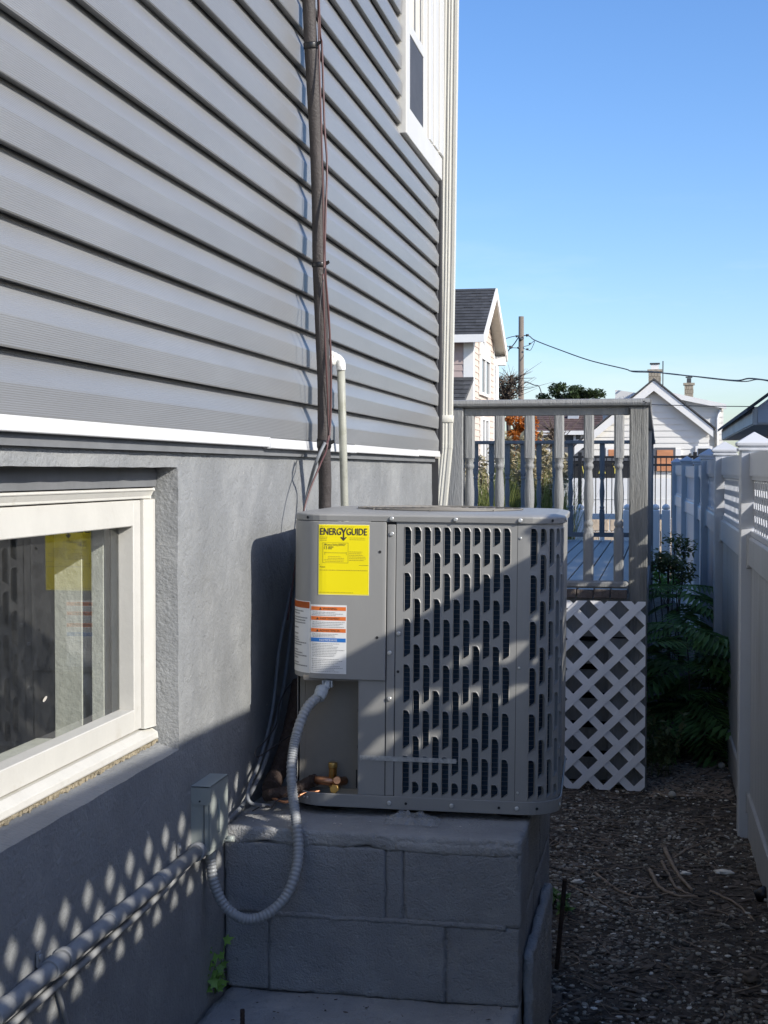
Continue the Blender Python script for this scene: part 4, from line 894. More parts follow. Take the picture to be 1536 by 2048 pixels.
# ================================================================== VINYL FENCE
fence = thing('vinyl_fence', (0.42, 8.0, 0), 'white vinyl privacy fence with lattice top along the property line', 'fence')
PO = [(0.50, -1.24, .20), (0.475, 1.19, .20), (0.452, 3.62, .13), (0.438, 4.90, .06), (0.418, 6.70, 0.0), (0.392, 9.12, 0.005), (0.375, 11.55, 0.0), (0.375, 13.98, -0.03), (0.29, 16.4, -0.01), (0.205, 18.8, -0.01)]
PDZ = [.13, .13, .06, 0.0, 0.0, 0.0, -0.03, -0.03, -0.01]          # the fence steps down along the line
PTOP = {0: (0.085, 0.085), 1: (0.085, 0.0)}                          # deeper, raked tops on unseen near panels, shaped to lift their shadow edge
def cap_mesh(w=0.0635):
    mb = MB(); R_ = []
    for z, r in ((0.0, w+0.010), (0.012, w+0.012), (0.014, w+0.004), (0.020, w+0.004), (0.022, w+0.016), (0.036, w+0.018), (0.040, w+0.014), (0.086, 0.003)):
        R_.append([Vector((r, r, z)), Vector((-r, r, z)), Vector((-r, -r, z)), Vector((r, -r, z))])
    mb.rings(R_, sm=False); return mb
c0 = None; p0 = None; nsl = 0
for i, (x, y, dz) in enumerate(PO):
    po = MB().box(x-0.0635, x+0.0635, y-0.0635, y+0.0635, -0.05, 1.765+dz).build('post', 'vinyl', fence, bevel=0.005)
    if c0 is None:
        c0 = cap_mesh().build('post_cap', 'vinyl', po, bevel=0.002); zc = WL[c0].z; c = c0
        c.location = Vector((x, y, 1.762+dz+0.043))-WL[po]
    else:
        c = copy_obj(c0, po, (x, y, 1.762+dz+0.043))
for i in range(len(PO)-1):
    (x0, y0, d0_), (x1, y1, d1_) = PO[i], PO[i+1]
    A = Vector((x0, y0+0.064, 0)); B = Vector((x1, y1-0.064, 0)); T = (B-A).normalized(); L_ = (B-A).length; N = Vector((-T.y, T.x, 0)); dz = PDZ[i]
    def P3(s, v, n): return A + T*s + N*n + Vector((0, 0, v))
    def fbox(s0, s1, v0, v1, hw, name, mat='vinyl', par=fence, bev=0.004, sink=None):
        m = MB(); m.prism([P3(s0, v0, -hw), P3(s0, v1, -hw), P3(s0, v1, hw), P3(s0, v0, hw)], T*(s1-s0)); return m.build(name, mat, par, bevel=bev)
    panel_mat = 'vinyl_dark' if i <= 3 else 'vinyl'
    ta, tb = PTOP.get(i, (0, 0)); m = MB(); m.prism([P3(0, 1.655+dz, -0.024), P3(0, 1.742+dz+ta, -0.024), P3(L_, 1.742+dz+tb, -0.024), P3(L_, 1.655+dz, -0.024)], N*0.048); m.build('rail', 'vinyl', fence, bevel=0.008)
    fbox(0, L_, 1.628+dz, 1.6545+dz, 0.014, 'channel', bev=0.002)
    fbox(0, L_, 1.372+dz, 1.3975+dz, 0.014, 'channel', bev=0.002)
    fbox(0, L_, 1.235+dz, 1.3715+dz, 0.026, 'rail', bev=0.010, mat=panel_mat)
    fbox(0, L_, 0.115+min(dz, 0), 0.20+min(dz, 0), 0.024, 'rail', bev=0.006, mat=panel_mat); fbox(0, L_, -0.06, 0.112+min(dz, 0), 0.018, 'kick_board', bev=0.003, mat=panel_mat)
    sl_ = lattice_slats(0.0, L_, 1.3978+dz, 1.6278+dz, 0.118, 0.044, 0.3, 0.55)
    single = i in (3, 4, 5)
    mbj = MB()
    for sgn, p in sl_:
        n = 0.0 if sgn > 0 else -0.0052; m = MB() if single else mbj
        m.prism([P3(u, v, n) for u, v in p], N*0.005)
        if single: m.build('lattice_slat', 'vinyl', fence); nsl += 1
    if not single: tag(mbj.build('lattice_slats', 'vinyl', fence), kind='stuff')
    s = 0.0; bw_ = 0.1505
    while s < L_-0.02:
        e = min(s+bw_, L_); e = L_ if L_-e < 0.03 else e; m = MB()
        prof2 = [(s, -0.006), (s+0.004, -0.011), (e-0.004, -0.011), (e-0.0006, -0.006), (e-0.0006, 0.006), (e-0.004, 0.011), (s+0.004, 0.011), (s, 0.006)]
        if single:                                   # fluted board faces
            k_ = 7; prof2 = [(s, -0.006)]
            for q in range(k_):
                a = s+0.004+(e-s-0.008)*q/k_; b = s+0.004+(e-s-0.008)*(q+1)/k_; prof2 += [(a, -0.0115), (a+(b-a)*0.72, -0.0115), (a+(b-a)*0.8, -0.0095), (b-0.0005, -0.0095)]
            prof2 += [(e-0.0006, -0.006), (e-0.0006, 0.006), (s, 0.006)]
        m.prism([P3(u, 0.201+min(dz, 0), -n) for u, n in prof2], (0, 0, 1.234-0.201+dz-min(dz, 0))); m.build('board', 'vinyl_dark' if i <= 4 else panel_mat, fence); s = e if e < L_-0.001 else L_

# ================================================================== PLANTS
def frond(mb, base, dirv, length, pinnae, plen, droop=0.5):
    d = Vector(dirv).normalized(); side = d.cross(Vector((0, 0, 1))).normalized(); p = Vector(base); st = length/pinnae; pts = [p.copy()]
    for k in range(pinnae):
        d = (d + Vector((0, 0, -droop*0.06))).normalized(); p = p + d*st; pts.append(p.copy())
        t = k/pinnae; pl = plen*math.sin(math.pi*(0.16+0.8*t))
        up = side.cross(d).normalized()
        for sg in (-1, 1):
            q = (side*sg + d*0.45 + up*0.18 - Vector((0, 0, 0.30))).normalized()
            wv = d*st*0.70
            tip = p + q*pl + Vector((0, 0, -0.12*pl))
            mid = p + q*pl*0.5
            mb.face([p, mid-wv*0.75, tip, mid+wv*0.75])
    mb.tube(pts, 0.0016, 4, cap=False)
def sapling(name, base, nf, hgt, ln, label, mat='leaf', lean=(0, 0), seed=1, spread=1.0):
    r_ = random.Random(seed); t = thing(name, base, label, 'plant'); base = Vector(base)
    top = base + Vector((lean[0], lean[1], hgt)); sp_ = spline([base, base+(top-base)*0.5+Vector((0.02, 0, 0)), top], 8)
    MB().tube(sp_, [0.007-0.004*i/len(sp_) for i in range(len(sp_))], 6).build('stem', 'bark', t)
    mb = MB()
    for k in range(nf):
        f = r_.uniform(0.12, 1.0); o = sp_[min(len(sp_)-1, int(f*len(sp_)))]; a = r_.uniform(0, 2*math.pi)
        frond(mb, o, (math.cos(a)*spread, math.sin(a)*spread*0.9-0.15, r_.uniform(-0.15, 0.5)), ln*r_.uniform(0.6, 1.15), 10, ln*0.48, r_.uniform(0.6, 1.9))
    mb.build('leaves', mat, t); return t
sapling('feathery_sapling', (0.15, 8.45, 0.02), 36, 0.74, 0.42, 'dark green feathery leaved sapling filling the gap beside the lattice', seed=3)
sapling('feathery_sapling', (0.27, 8.6, 0.02), 34, 0.56, 0.40, 'feathery sapling against the fence, its fronds drooping lowest', seed=8)
sapling('feathery_sapling', (0.10, 9.4, 0.02), 30, 0.90, 0.36, 'taller feathery sapling further back along the deck side', seed=5, spread=0.8)
def leafy(mb, c, n, rad, ls, r_, flat=0.6):
    for k in range(n):
        v = Vector((r_.gauss(0, 1), r_.gauss(0, 1), r_.gauss(0, 1))); v = v.normalized()*rad*(r_.random()**0.4); p = Vector(c)+Vector((v.x, v.y, v.z*flat))
        a = Vector((r_.uniform(-1, 1), r_.uniform(-1, 1), r_.uniform(-0.6, 0.6))).normalized(); b = a.cross(Vector((r_.uniform(-.4, .4), r_.uniform(-.4, .4), 1))).normalized(); l = ls*r_.uniform(0.6, 1.3)
        mb.face([p-a*l*0.5, p+b*l*0.24, p+a*l*0.5+Vector((0, 0, -l*0.15)), p-b*l*0.24])
r_ = random.Random(21)
t = thing('pale_weed', (0.02, 7.9, 0.02), 'pale yellow green leafy weed at the lattice corner', 'plant'); mb = MB(); st = MB()
for k in range(16):
    b = Vector((0.02+r_.gauss(0, 0.035), 7.9+r_.gauss(0, 0.05), 0.0)); h = r_.uniform(0.16, 0.36); e = b+Vector((r_.gauss(0, 0.05), r_.gauss(0, 0.05), h)); st.tube(spline([b, (b+e)/2+Vector((0.01, 0, 0.01)), e], 4), 0.0018, 4)
    for q in range(9): leafy(mb, b+(e-b)*(0.35+0.08*q), 2, 0.018, 0.055, r_)
mb.build('leaves', 'leaf_pale', t); st.build('stems', 'leaf_pale', t)
def bush(name, c, n, rad, ls, label, mat, seed, flat=0.8, cl=9):
    r2 = random.Random(seed); t = thing(name, (c[0], c[1], 0), label, 'plant'); mb = MB(); st = MB()
    for k in range(cl):
        q = Vector(c)+Vector((r2.gauss(0, rad*0.45), r2.gauss(0, rad*0.45), r2.gauss(0, rad*0.4*flat))); leafy(mb, q, n//cl, rad*0.45, ls, r2, flat); st.tube(spline([Vector((c[0]+r2.gauss(0, .03), c[1], 0.0)), (Vector((c[0], c[1], 0))+q)/2, q], 4), 0.004, 5)
    mb.build('leaves', mat, t); st.build('stems', 'bark', t); return t
bush('yellowing_shrub', (0.06, 10.6, 1.02), 900, 0.22, 0.05, 'yellowish green shrub rising beside the deck post', 'leaf_pale', 4)
bush('fence_vine', (0.06, 17.6, 0.35), 700, 0.28, 0.06, 'low green vine at the far end of the white fence', 'leaf_weed', 6)
bush('pad_weed', (-0.38, 5.4, 0.04), 90, 0.06, 0.05, 'low green weed behind the pad at the edge of the soil', 'leaf', 9, 0.6, 6)
# lobed weed by the foundation corner
def lobed(mb, c, d, up, s):
    sd = d.cross(up).normalized(); P = []
    for a, r in ((-2.6, .25), (-2.0, .75), (-1.55, .45), (-1.0, .95), (-0.6, .55), (0, 1.15), (0.6, .55), (1.0, .95), (1.55, .45), (2.0, .75), (2.6, .25)): P.append(c + (d*math.cos(a)+sd*math.sin(a))*r*s*0.5 - up*0.1*s*r)
    mb.face(P)
wb = onZ(428, 1990, 0.27); t = thing('green_weed', wb, 'bright green lobed weed sprouting where wall meets footing', 'plant'); mb = MB(); st = MB(); r_ = random.Random(14)
for k in range(26):
    h = r_.uniform(0.03, 0.135); e = wb + Vector((r_.gauss(0.012, 0.026), r_.gauss(0, 0.025)-0.03, h)); st.tube([wb, (wb+e)/2+Vector((0, 0.004, 0)), e], 0.0011, 4)
    d = Vector((r_.uniform(-1, 1), r_.uniform(-1, 0.3), r_.uniform(-0.2, 0.5))).normalized(); lobed(mb, e, d, Vector((r_.uniform(-.4, .4), -0.7, 0.7)).normalized(), r_.uniform(0.034, 0.056))
mb.build('leaves', 'leaf_weed', t); st.build('stems', 'leaf_weed', t)

# ================================================================== SMALL THINGS
# clear plastic bag on the pad
bc = onZ(826, 1645, PT+0.004); mb = MB(); n1, n2 = 34, 16
for j in range(n2+1):
    for i in range(n1+1):
        u = i/n1*2-1; v = j/n2*2-1; q = Vector((u*0.075+0.008*noise.noise(Vector((v*3, 1, u*2))), v*0.040+0.008*noise.noise(Vector((u*4, 2, v*2))), 0))
        h = max(0, 1-u*u*0.9)*max(0, 1-v*v)*0.034*(0.5+1.1*abs(noise.noise(Vector((u*3.1, v*3.1, 5)))))+0.012*abs(noise.noise(Vector((u*9, v*9, 8))))
        mb.v.append(bc+q+Vector((0, 0, h+0.001)))
for j in range(n2):
    for i in range(n1): a = j*(n1+1)+i; mb.f.append((a, a+1, a+n1+2, a+n1+1)); mb.s.append(True)
tag(mb.build('plastic_bag', 'clear_film'), 'crumpled clear plastic bag lying on the pad', 'bag')
def rod(name, a, b, r, label, mat='rust', cat='rod'):
    a = Vector(a); b = Vector(b); n = int((b-a).length/0.006)+2; pts = [a+(b-a)*i/n for i in range(n+1)]
    return tag(MB().tube(pts, [r*(1+0.12*(i % 2)) for i in range(n+1)], 8).build(name, mat), label, cat)
rb = onZ(485, 2046, 0.279); rod('rebar_stub', onZ(485, 2060, 0.27), onZ(485, 2060, 0.27)+Vector((0, 0, 0.052)), 0.0058, 'short rusty rebar stub sticking up from the footing')
g1 = onZ(1112, 1935, 0.0); rod('steel_stake', g1+Vector((0, 0, -0.03)), onY(1130, 1757, g1.y+0.02), 0.0075, 'tall rusty stake leaning in the soil right of the pad')
g2 = onY(1087, 2070, 4.25); rod('steel_stake', g2+Vector((0, 0, -0.05)), onY(1088, 1870, 4.25), 0.007, 'short upright rusty stake hard against the broken slab')
def lump(name, c, s, mat, label, cat, seed=0, amp=0.25, sub=3):
    bm = bmesh.new(); bmesh.ops.create_icosphere(bm, subdivisions=sub, radius=1); mb = MB()
    vs = [Vector((v.co.x*s[0], v.co.y*s[1], v.co.z*s[2]))*(1+amp*noise.noise(v.co*1.7+Vector((seed, 0, 0)))) + Vector(c) for v in bm.verts]
    mb.add(vs, [tuple(v.index for v in f.verts) for f in bm.faces], True); bm.free(); return tag(mb.build(name, mat), label, cat)
q = onZ(1344, 1592, 0.012); lump('round_stone', q+Vector((0, 0, 0.008)), (0.019, 0.019, 0.018), 'stone_white', 'small round pale stone on the soil right of the lattice', 'stone', 1, 0.06)
q = onZ(1443, 1534, 0.012); lump('round_stone', q+Vector((0, 0, 0.008)), (0.019, 0.019, 0.018), 'stone_white', 'round pale stone at the fence foot in the leaf litter', 'stone', 4, 0.08)
q = onZ(1448, 1748, 0.01); lump('white_scrap', q+Vector((0, 0, 0.008)), (0.034, 0.018, 0.010), 'shell', 'white crumpled scrap on the soil near the fence', 'litter', 7, 0.6)
q = onZ(1372, 1748, 0.01); lump('shell_piece', q+Vector((0, 0, 0.004)), (0.022, 0.012, 0.007), 'shell', 'broken pale shell beside the crossing roots', 'shell', 9, 0.7)
q = onZ(1155, 1765, 0.01); lump('shell_piece', q+Vector((0, 0, 0.004)), (0.024, 0.014, 0.008), 'shell', 'broken pale shell beside the tall stake', 'shell', 12, 0.7)
q = onZ(1500, 1960, 0.01); lump('dark_clod', q+Vector((0, 0, 0.014)), (0.032, 0.024, 0.018), 'mulch', 'dark clod of soil near the bottom right corner', 'clod', 3, 0.7)
q = onZ(1527, 1800, 0.0)
bt = thing('plastic_debris', q, 'black plastic cap with white rim at the fence foot', 'litter')
MB().tube([q+Vector((-0.03, 0, 0.012)), q+Vector((0.012, 0, 0.030)), q+Vector((0.018, 0, 0.032))], [0.022, 0.028, 0.018], 14).build('shell', 'plastic_black', bt); MB().tube([q+Vector((0.0, -0.02, 0.008)), q+Vector((0.03, -0.02, 0.006))], 0.008, 8).build('rim', 'stone_white', bt)
roots = [([(1330, 1700), (1352, 1745), (1385, 1790)], .010, 'thick brown root crossing toward the fence'), ([(1300, 1745), (1318, 1775), (1352, 1795), (1395, 1800)], .009, 'curved brown root under the crossing roots'), ([(1345, 1715), (1375, 1700), (1400, 1690)], .007, 'short root tip pointing at the fence'), ([(1325, 1725), (1350, 1775), (1380, 1795)], .007, 'dark root beside the thick one'), ([(1190, 1745), (1240, 1780), (1290, 1795), (1340, 1790)], .0065, 'long bent stick lying across the path'), ([(1140, 1770), (1200, 1800), (1262, 1840)], .004, 'straight thin stick left of the roots'), ([(1165, 1695), (1190, 1690), (1215, 1692)], .006, 'short pale stick behind the pad weed'), ([(1300, 1850), (1370, 1885), (1440, 1915)], .003, 'thin twig across the lower path'), ([(1420, 1790), (1470, 1810), (1510, 1840)], .006, 'bark strip beside the fence foot'), ([(1325, 1860), (1345, 1895), (1375, 1910)], .0028, 'fine crooked twig near the shell chips'), ([(1290, 1560), (1310, 1580), (1330, 1596)], .008, 'brown twig at the lattice corner'), ([(1380, 1560), (1420, 1545), (1450, 1520)], .009, 'dead branch lying below the feathery plants'), ([(1340, 1570), (1380, 1545), (1400, 1525)], .007, 'dead branch crossing the leaf litter')]
for pts, r, lb_ in roots:
    P = [onZ(a, b, 0.0) for a, b in pts]; P = [Vector((p.x, p.y, gz(p.x, p.y)+r*0.8+0.004)) for p in P]; sp_ = spline(P, 8)
    MBt = MB().tube([p+noiseV(p, 25, 0.004) for p in sp_], [r*(1-0.45*i/len(sp_)) for i in range(len(sp_))], 7); tag(MBt.build('stick', 'stick'), lb_, 'stick')
# gravel, shell chips, mulch: too many to count
def scatter(name, n, smin, smax, mat, label, cat, zflat, seed, region, dens=None, long=1.0, zfix=None):
    r2 = random.Random(seed); bm = bmesh.new(); bmesh.ops.create_icosphere(bm, subdivisions=1, radius=1); B = [v.co.copy() for v in bm.verts]; F = [tuple(v.index for v in f.verts) for f in bm.faces]; bm.free()
    mb = MB(); k = 0
    while k < n:
        x = r2.uniform(*region[0]); y = r2.uniform(*region[1])
        if dens and noise.noise(Vector((x*dens, y*dens, seed))) < r2.uniform(-0.6, 0.5): continue
        s = smin+(smax-smin)*r2.random()**2.2; a = r2.uniform(0, 6.28); ca, sa = math.cos(a), math.sin(a); tl = r2.uniform(-0.4, 0.4); i0 = len(mb.v); zz = gz(x, y) if zfix is None else zfix; asp = r2.uniform(0.6, 1.0)
        for v in B:
            p = Vector((v.x*s*long*r2.uniform(.85, 1.1), v.y*s*asp, v.z*s*zflat)); mb.v.append(Vector((x+p.x*ca-p.y*sa, y+p.x*sa+p.y*ca, zz+p.z+s*zflat*0.5+p.x*tl*0.5)))
        for f in F: mb.f.append(tuple(i0+j for j in f)); mb.s.append(False)
        k += 1
    o = mb.build(name, mat, origin=(0, 0, 0)); tag(o, label, cat, kind='stuff')
RG = ((-0.62, 0.44), (4.0, 8.3))
scatter('gravel', 10500, 0.0025, 0.014, 'pebble', 'brown gravel and small pebbles over the soil', 'gravel', 0.55, 1, RG, 1.6)
scatter('shell_chips', 900, 0.003, 0.015, 'shell', 'pale shell chips strewn over the soil', 'chips', 0.3, 2, RG, 3.0)
scatter('bark_mulch', 7000, 0.004, 0.018, 'mulch', 'dark bark and leaf crumbs over the soil', 'mulch', 0.22, 3, RG, 2.6, 2.6)
scatter('leaf_litter', 900, 0.010, 0.028, 'stick', 'dead leaves and stems heaped below the feathery plants', 'litter', 0.14, 5, ((-0.06, 0.36), (7.4, 9.2)), None, 2.4)
scatter('footing_crumbs', 45, 0.0012, 0.005, 'mulch', 'crumbs and bits of bark lying on the footing slab', 'litter', 0.3, 11, ((-1.12, -0.40), (3.42, 3.66)), None, 1.8, PB)
scatter('pad_grit', 40, 0.0012, 0.004, 'shell', 'pale grit on top of the block pad', 'grit', 0.4, 12, ((-1.1, -0.42), (3.70, 3.84)), None, 1.5, PT)

mb = MB(); r_ = random.Random(77)
for k in range(420):
    x = r_.uniform(-0.6, 0.42); y = r_.uniform(4.1, 8.6); a = r_.uniform(0, 6.28); l = r_.uniform(0.03, 0.16)*(1.4 if y > 7.2 else 1); P = []
    for q in range(4):
        u = x+math.cos(a)*l*q/3; v = y+math.sin(a)*l*q/3; a += r_.gauss(0, 0.25); P.append(Vector((u, v, gz(u, v)+0.006+0.006*r_.random())))
    mb.tube(P, r_.uniform(0.0009, 0.0024), 4, cap=False)
tag(mb.build('twig_litter', 'stick', origin=(0, 0, 0)), 'fine twigs and straw scattered over the soil', 'litter', kind='stuff')

# ================================================================== BACKGROUND
def boards(par, poly_at, z0, z1, st, nrm, mat, thick=0.025, name='clapboard'):
    """clapboards between the two edge points poly_at(z) gives; each leans out at its foot"""
    z = z0; n = Vector(nrm)
    while z < z1-0.02:
        zt = min(z+st, z1); e0 = poly_at(z); e1 = poly_at(zt)
        if e0 and e1:
            a, b = e0; c, d = e1; a = Vector(a); b = Vector(b); c = Vector(c); d = Vector(d); m = MB()
            m.add([a+n*thick, b+n*thick, d+n*0.004, c+n*0.004, a, b, d, c], [(0, 1, 2, 3), (4, 5, 1, 0), (5, 6, 2, 1), (7, 4, 0, 3)]); m.build(name, mat, par)
        z = zt
def shingles(par, a, b, c, d, rows, cols, mat, seed, name='shingle_row'):
    """roof plane a-b (eave) to d-c (ridge) in courses of tabs"""
    r2 = random.Random(seed); a, b, c, d = map(Vector, (a, b, c, d)); nn = (b-a).cross(d-a).normalized(); nn = nn if nn.z > 0 else -nn
    for k in range(rows):
        m = MB(); t0 = k/rows; t1 = (k+1.15)/rows; l0 = a+(d-a)*t0; r0 = b+(c-b)*t0; l1 = a+(d-a)*min(1, t1); r1 = b+(c-b)*min(1, t1); off = r2.random()
        s = -off/cols
        while s < 1:
            e = s+r2.uniform(0.7, 1.3)/cols; s0 = max(0, s); e0 = min(1, e); h = 0.03+0.015*r2.random()
            if e0 > s0: m.add([l0+(r0-l0)*s0+nn*h, l0+(r0-l0)*e0+nn*h, l1+(r1-l1)*e0+nn*0.008, l1+(r1-l1)*s0+nn*0.008, l0+(r0-l0)*s0, l0+(r0-l0)*e0], [(0, 1, 2, 3), (4, 5, 1, 0)])
            s = e
        m.build(name, mat, par)
def slab(par, pts, d, name, mat, bevel=0.0): m = MB(); m.prism(pts, d); return m.build(name, mat, par, bevel=bevel)

# ---- tan and white two storey house on the left
hx, hy0, hy1 = -6.30, 48.0, 54.4; hr = (hy0+hy1)/2; ze, zr = 6.35, 8.25
tn = thing('tan_house', (-9, 51, 0), 'tan two storey house with dark shingle roof and white trim', 'house')
MB().box(-14, hx, hy0, hy1, 0, ze).build('wall', 'pink_siding', tn)
slab(tn, [(hx-0.2, hy0, ze), (hx-0.2, hy1, ze), (hx-0.2, hr, zr-0.15)], (0.2, 0, 0), 'gable_wall', 'cream_siding')
boards(tn, lambda z: ((-12, hy0, z), (hx-0.30, hy0, z)), 2.0, ze, 0.22, (0, -1, 0), 'pink_siding')
def gab(z):
    if z <= ze: return ((hx, hy0+0.3, z), (hx, hy1-0.3, z))
    t = (z-ze)/(zr-0.15-ze); a = hy0+(hr-hy0)*t; b = hy1-(hy1-hr)*t
    return ((hx, a, z), (hx, b, z)) if b-a > 0.1 else None
boards(tn, gab, 2.0, zr-0.35, 0.22, (1, 0, 0), 'cream_siding')
for y0_, y1_ in ((hy0-0.03, hy0+0.3), (hy1-0.3, hy1+0.03)): MB().box(hx-0.30, hx+0.04, y0_, y1_, 0, ze+0.1).build('corner_trim', 'white_far', tn)
oh = 0.42
ra, rb_ = (-14, hy0-oh, ze-0.12), (hx+oh, hy0-oh, ze-0.12); rc_, rd = (hx+oh, hr, zr), (-14, hr, zr)
slab(tn, [ra, rb_, rc_, rd], (0, 0, -0.14), 'roof', 'shingle'); shingles(tn, ra, rb_, rc_, rd, 16, 26, 'shingle', 3)
slab(tn, [(-14, hy1+oh, ze-0.12), (hx+oh, hy1+oh, ze-0.12), rc_, rd], (0, 0, -0.14), 'roof', 'shingle')
MB().box(-14, hx+oh+0.05, hy0-oh-0.16, hy0-oh, ze-0.36, ze-0.10).build('gutter', 'white_far', tn)
for s_ in (-1, 1):
    e = hy0-oh if s_ < 0 else hy1+oh
    slab(tn, [(hx+oh, e, ze-0.13), (hx+oh, e, ze-0.48), (hx+oh, hr, zr-0.36), (hx+oh, hr, zr-0.0)], (0.06, 0, 0), 'rake_board', 'white_far')
    slab(tn, [(hx+0.03, e, ze-0.30), (hx+oh-0.01, e, ze-0.30), (hx+oh-0.01, hr, zr-0.20), (hx+0.03, hr, zr-0.20)], (0, 0, -0.03), 'soffit', 'soffit')
MB().box(hx+0.02, hx+oh, hy1+0.02, hy1+oh, ze-0.62, ze-0.30).build('eave_return', 'white_far', tn)
def win(par, x, y0_, y1_, z0_, z1_, mull=1):
    f = MB().box(x, x+0.09, y0_, y1_, z1_-0.12, z1_).box(x, x+0.09, y0_, y1_, z0_, z0_+0.10).box(x, x+0.09, y0_, y0_+0.13, z0_+0.10, z1_-0.12).box(x, x+0.09, y1_-0.13, y1_, z0_+0.10, z1_-0.12).build('window', 'white_far', par)
    ym = (y0_+y1_)/2; MB().box(x+0.02, x+0.08, ym-0.10, ym+0.10, z0_+0.10, z1_-0.12).build('mullion', 'white_far', f)
    MB().box(x+0.005, x+0.03, y0_+0.13, ym-0.10, z0_+0.10, z1_-0.12).build('pane', 'dark_pane', f); MB().box(x+0.005, x+0.03, ym+0.10, y1_-0.13, z0_+0.10, z1_-0.12).build('pane', 'dark_pane', f)
win(tn, hx+0.03, 49.6, 52.3, 4.35, 5.75); MB().box(hx+0.03, hx+0.10, 49.6, 52.3, 5.76, 6.25).build('window_head', 'white_far', tn)
win(tn, hx+0.03, 49.9, 51.9, 1.5, 3.6)
m = MB(); m.prism([(hx+0.03, 50.6+0.28*math.cos(a), 6.65+0.5*math.sin(a)) for a in [math.pi*i/8 for i in range(9)]] + [(hx+0.03, 50.32, 6.25), (hx+0.03, 50.88, 6.25)], (0.06, 0, 0)); m.build('arched_vent', 'white_far', tn)
MB().box(-7.9, -7.05, hy0-0.06, hy0+0.02, 4.95, 6.1).build('window', 'white_far', tn); MB().box(-7.8, -7.3, hy0-0.07, hy0-0.06, 5.05, 6.0).build('pane', 'dark_pane', tn)
pa, pb, pc, pd = (-14, 46.9, 3.95), (hx-0.15, 46.9, 3.95), (hx+0.05, 47.97, 4.85), (-14, 47.97, 4.85)
slab(tn, [pa, pb, pc, pd], (0, 0, -0.12), 'porch_roof', 'shingle'); shingles(tn, pa, pb, pc, pd, 6, 26, 'shingle', 5)
MB().box(-14, hx-0.12, 46.78, 46.9, 3.66, 3.96).build('porch_fascia', 'white_far', tn); MB().box(hx-0.4, hx-0.15, 47.0, 47.3, 0, 3.66).build('porch_post', 'white_far', tn)
MB().tube([(hx+0.1, hy1+0.1, ze-0.5), (hx+0.06, hy1+0.06, 0)], 0.07, 8).build('rain_pipe', 'white_far', tn)

# ---- white gabled house
GY = 60.0
def G(px, py, Y=GY): return onY(px, py, Y)
gh = thing('white_gable_house', (G(1310, 900).x, GY, 0), 'white clapboard house with steep gable and brick chimney', 'house')
ap = G(1308, 762); le = G(1150, 893); re = G(1426, 858); bz = 0.0
lw = G(1176, 900).x; rw = G(1418, 900).x
def gwall(z):
    tl = (ap.x-le.x)/(ap.z-le.z); xl = max(lw, le.x+(z-le.z)*tl); xr2 = min(rw, re.x-(z-re.z)*((re.x-ap.x)/(ap.z-re.z))); return ((xl, GY, z), (xr2, GY, z)) if xr2-xl > 0.05 else None
slab(gh, [(lw, GY, 0), (rw, GY, 0), (rw, GY, gwall(re.z-0.3)[1][2]), (ap.x, GY, ap.z-0.15), (lw, GY, le.z+0.1)], (0, 0.2, 0), 'wall', 'white_siding')
boards(gh, gwall, 1.3, ap.z-0.12, 0.255, (0, -1, 0), 'white_siding', 0.035)
OHY = 0.36
for e, s_ in ((le, -1), (re, 1)):
    slab(gh, [(ap.x, GY-OHY, ap.z), (e.x, GY-OHY, e.z), (e.x, GY-OHY, e.z-0.34), (ap.x, GY-OHY, ap.z-0.42)], (0, 0.08, 0), 'rake_board', 'white_far')
    slab(gh, [(ap.x, GY-OHY-0.05, ap.z+0.10), (e.x+0.1*s_, GY-OHY-0.05, e.z+0.04), (e.x+0.1*s_, GY-OHY-0.05, e.z-0.02), (ap.x, GY-OHY-0.05, ap.z+0.02)], (0, 11, 0), 'roof', 'shingle')
    slab(gh, [(ap.x, GY-OHY+0.09, ap.z-0.10), (e.x, GY-OHY+0.09, e.z-0.10), (e.x, GY-OHY+0.09, e.z-0.14), (ap.x, GY-OHY+0.09, ap.z-0.14)], (0, OHY-0.1, 0), 'soffit', 'soffit')
rw_y = GY+1.5                                      # cross wing / dormer behind on the right
d0, d1, d2 = G(1350, 790, rw_y), G(1447, 812, rw_y), G(1447, 850, rw_y)
slab(gh, [(d0.x-2.5, rw_y, d0.z+0.25), (d1.x, rw_y, d1.z), (d1.x, rw_y, 0), (d0.x-2.5, rw_y, 0)], (0, 3, 0), 'wing_wall', 'white_siding')
boards(gh, lambda z: ((ap.x, rw_y, z), (d1.x, rw_y, z)) if z <= d1.z-0.05 else ((ap.x, rw_y, z), (d1.x-(z-d1.z)*(d1.x-d0.x)/(d0.z-d1.z), rw_y, z)), 2.5, d0.z-0.1, 0.24, (0, -1, 0), 'white_siding', 0.03)
slab(gh, [(d0.x-1.0, rw_y-0.35, d0.z+0.28), (d1.x+0.1, rw_y-0.35, d1.z+0.06), (d1.x+0.1, rw_y-0.35, d1.z-0.14), (d0.x-1.0, rw_y-0.35, d0.z+0.05)], (0, 0.25, 0), 'wing_fascia', 'white_far')
MB().tube([(d1.x-0.1, rw_y-0.1, d1.z-0.05), (d1.x-0.25, rw_y-0.1, d1.z-0.5), (d1.x-0.28, rw_y-0.1, 1)], 0.06, 8).build('rain_pipe', 'white_far', gh)
l0, l1 = G(1205, 802, rw_y), G(1290, 783, rw_y)
slab(gh, [l0, l1, (l1.x, l1.y, l1.z-0.35), (l0.x-0.1, l0.y, l0.z-0.22)], (0, 0.3, 0), 'wing_fascia', 'white_far')
slab(gh, [(l0.x, rw_y+0.3, l0.z), (l1.x, rw_y+0.3, l1.z), (l1.x, rw_y+0.3, 0), (l0.x, rw_y+0.3, 0)], (0, 3, 0), 'wing_wall', 'white_siding')
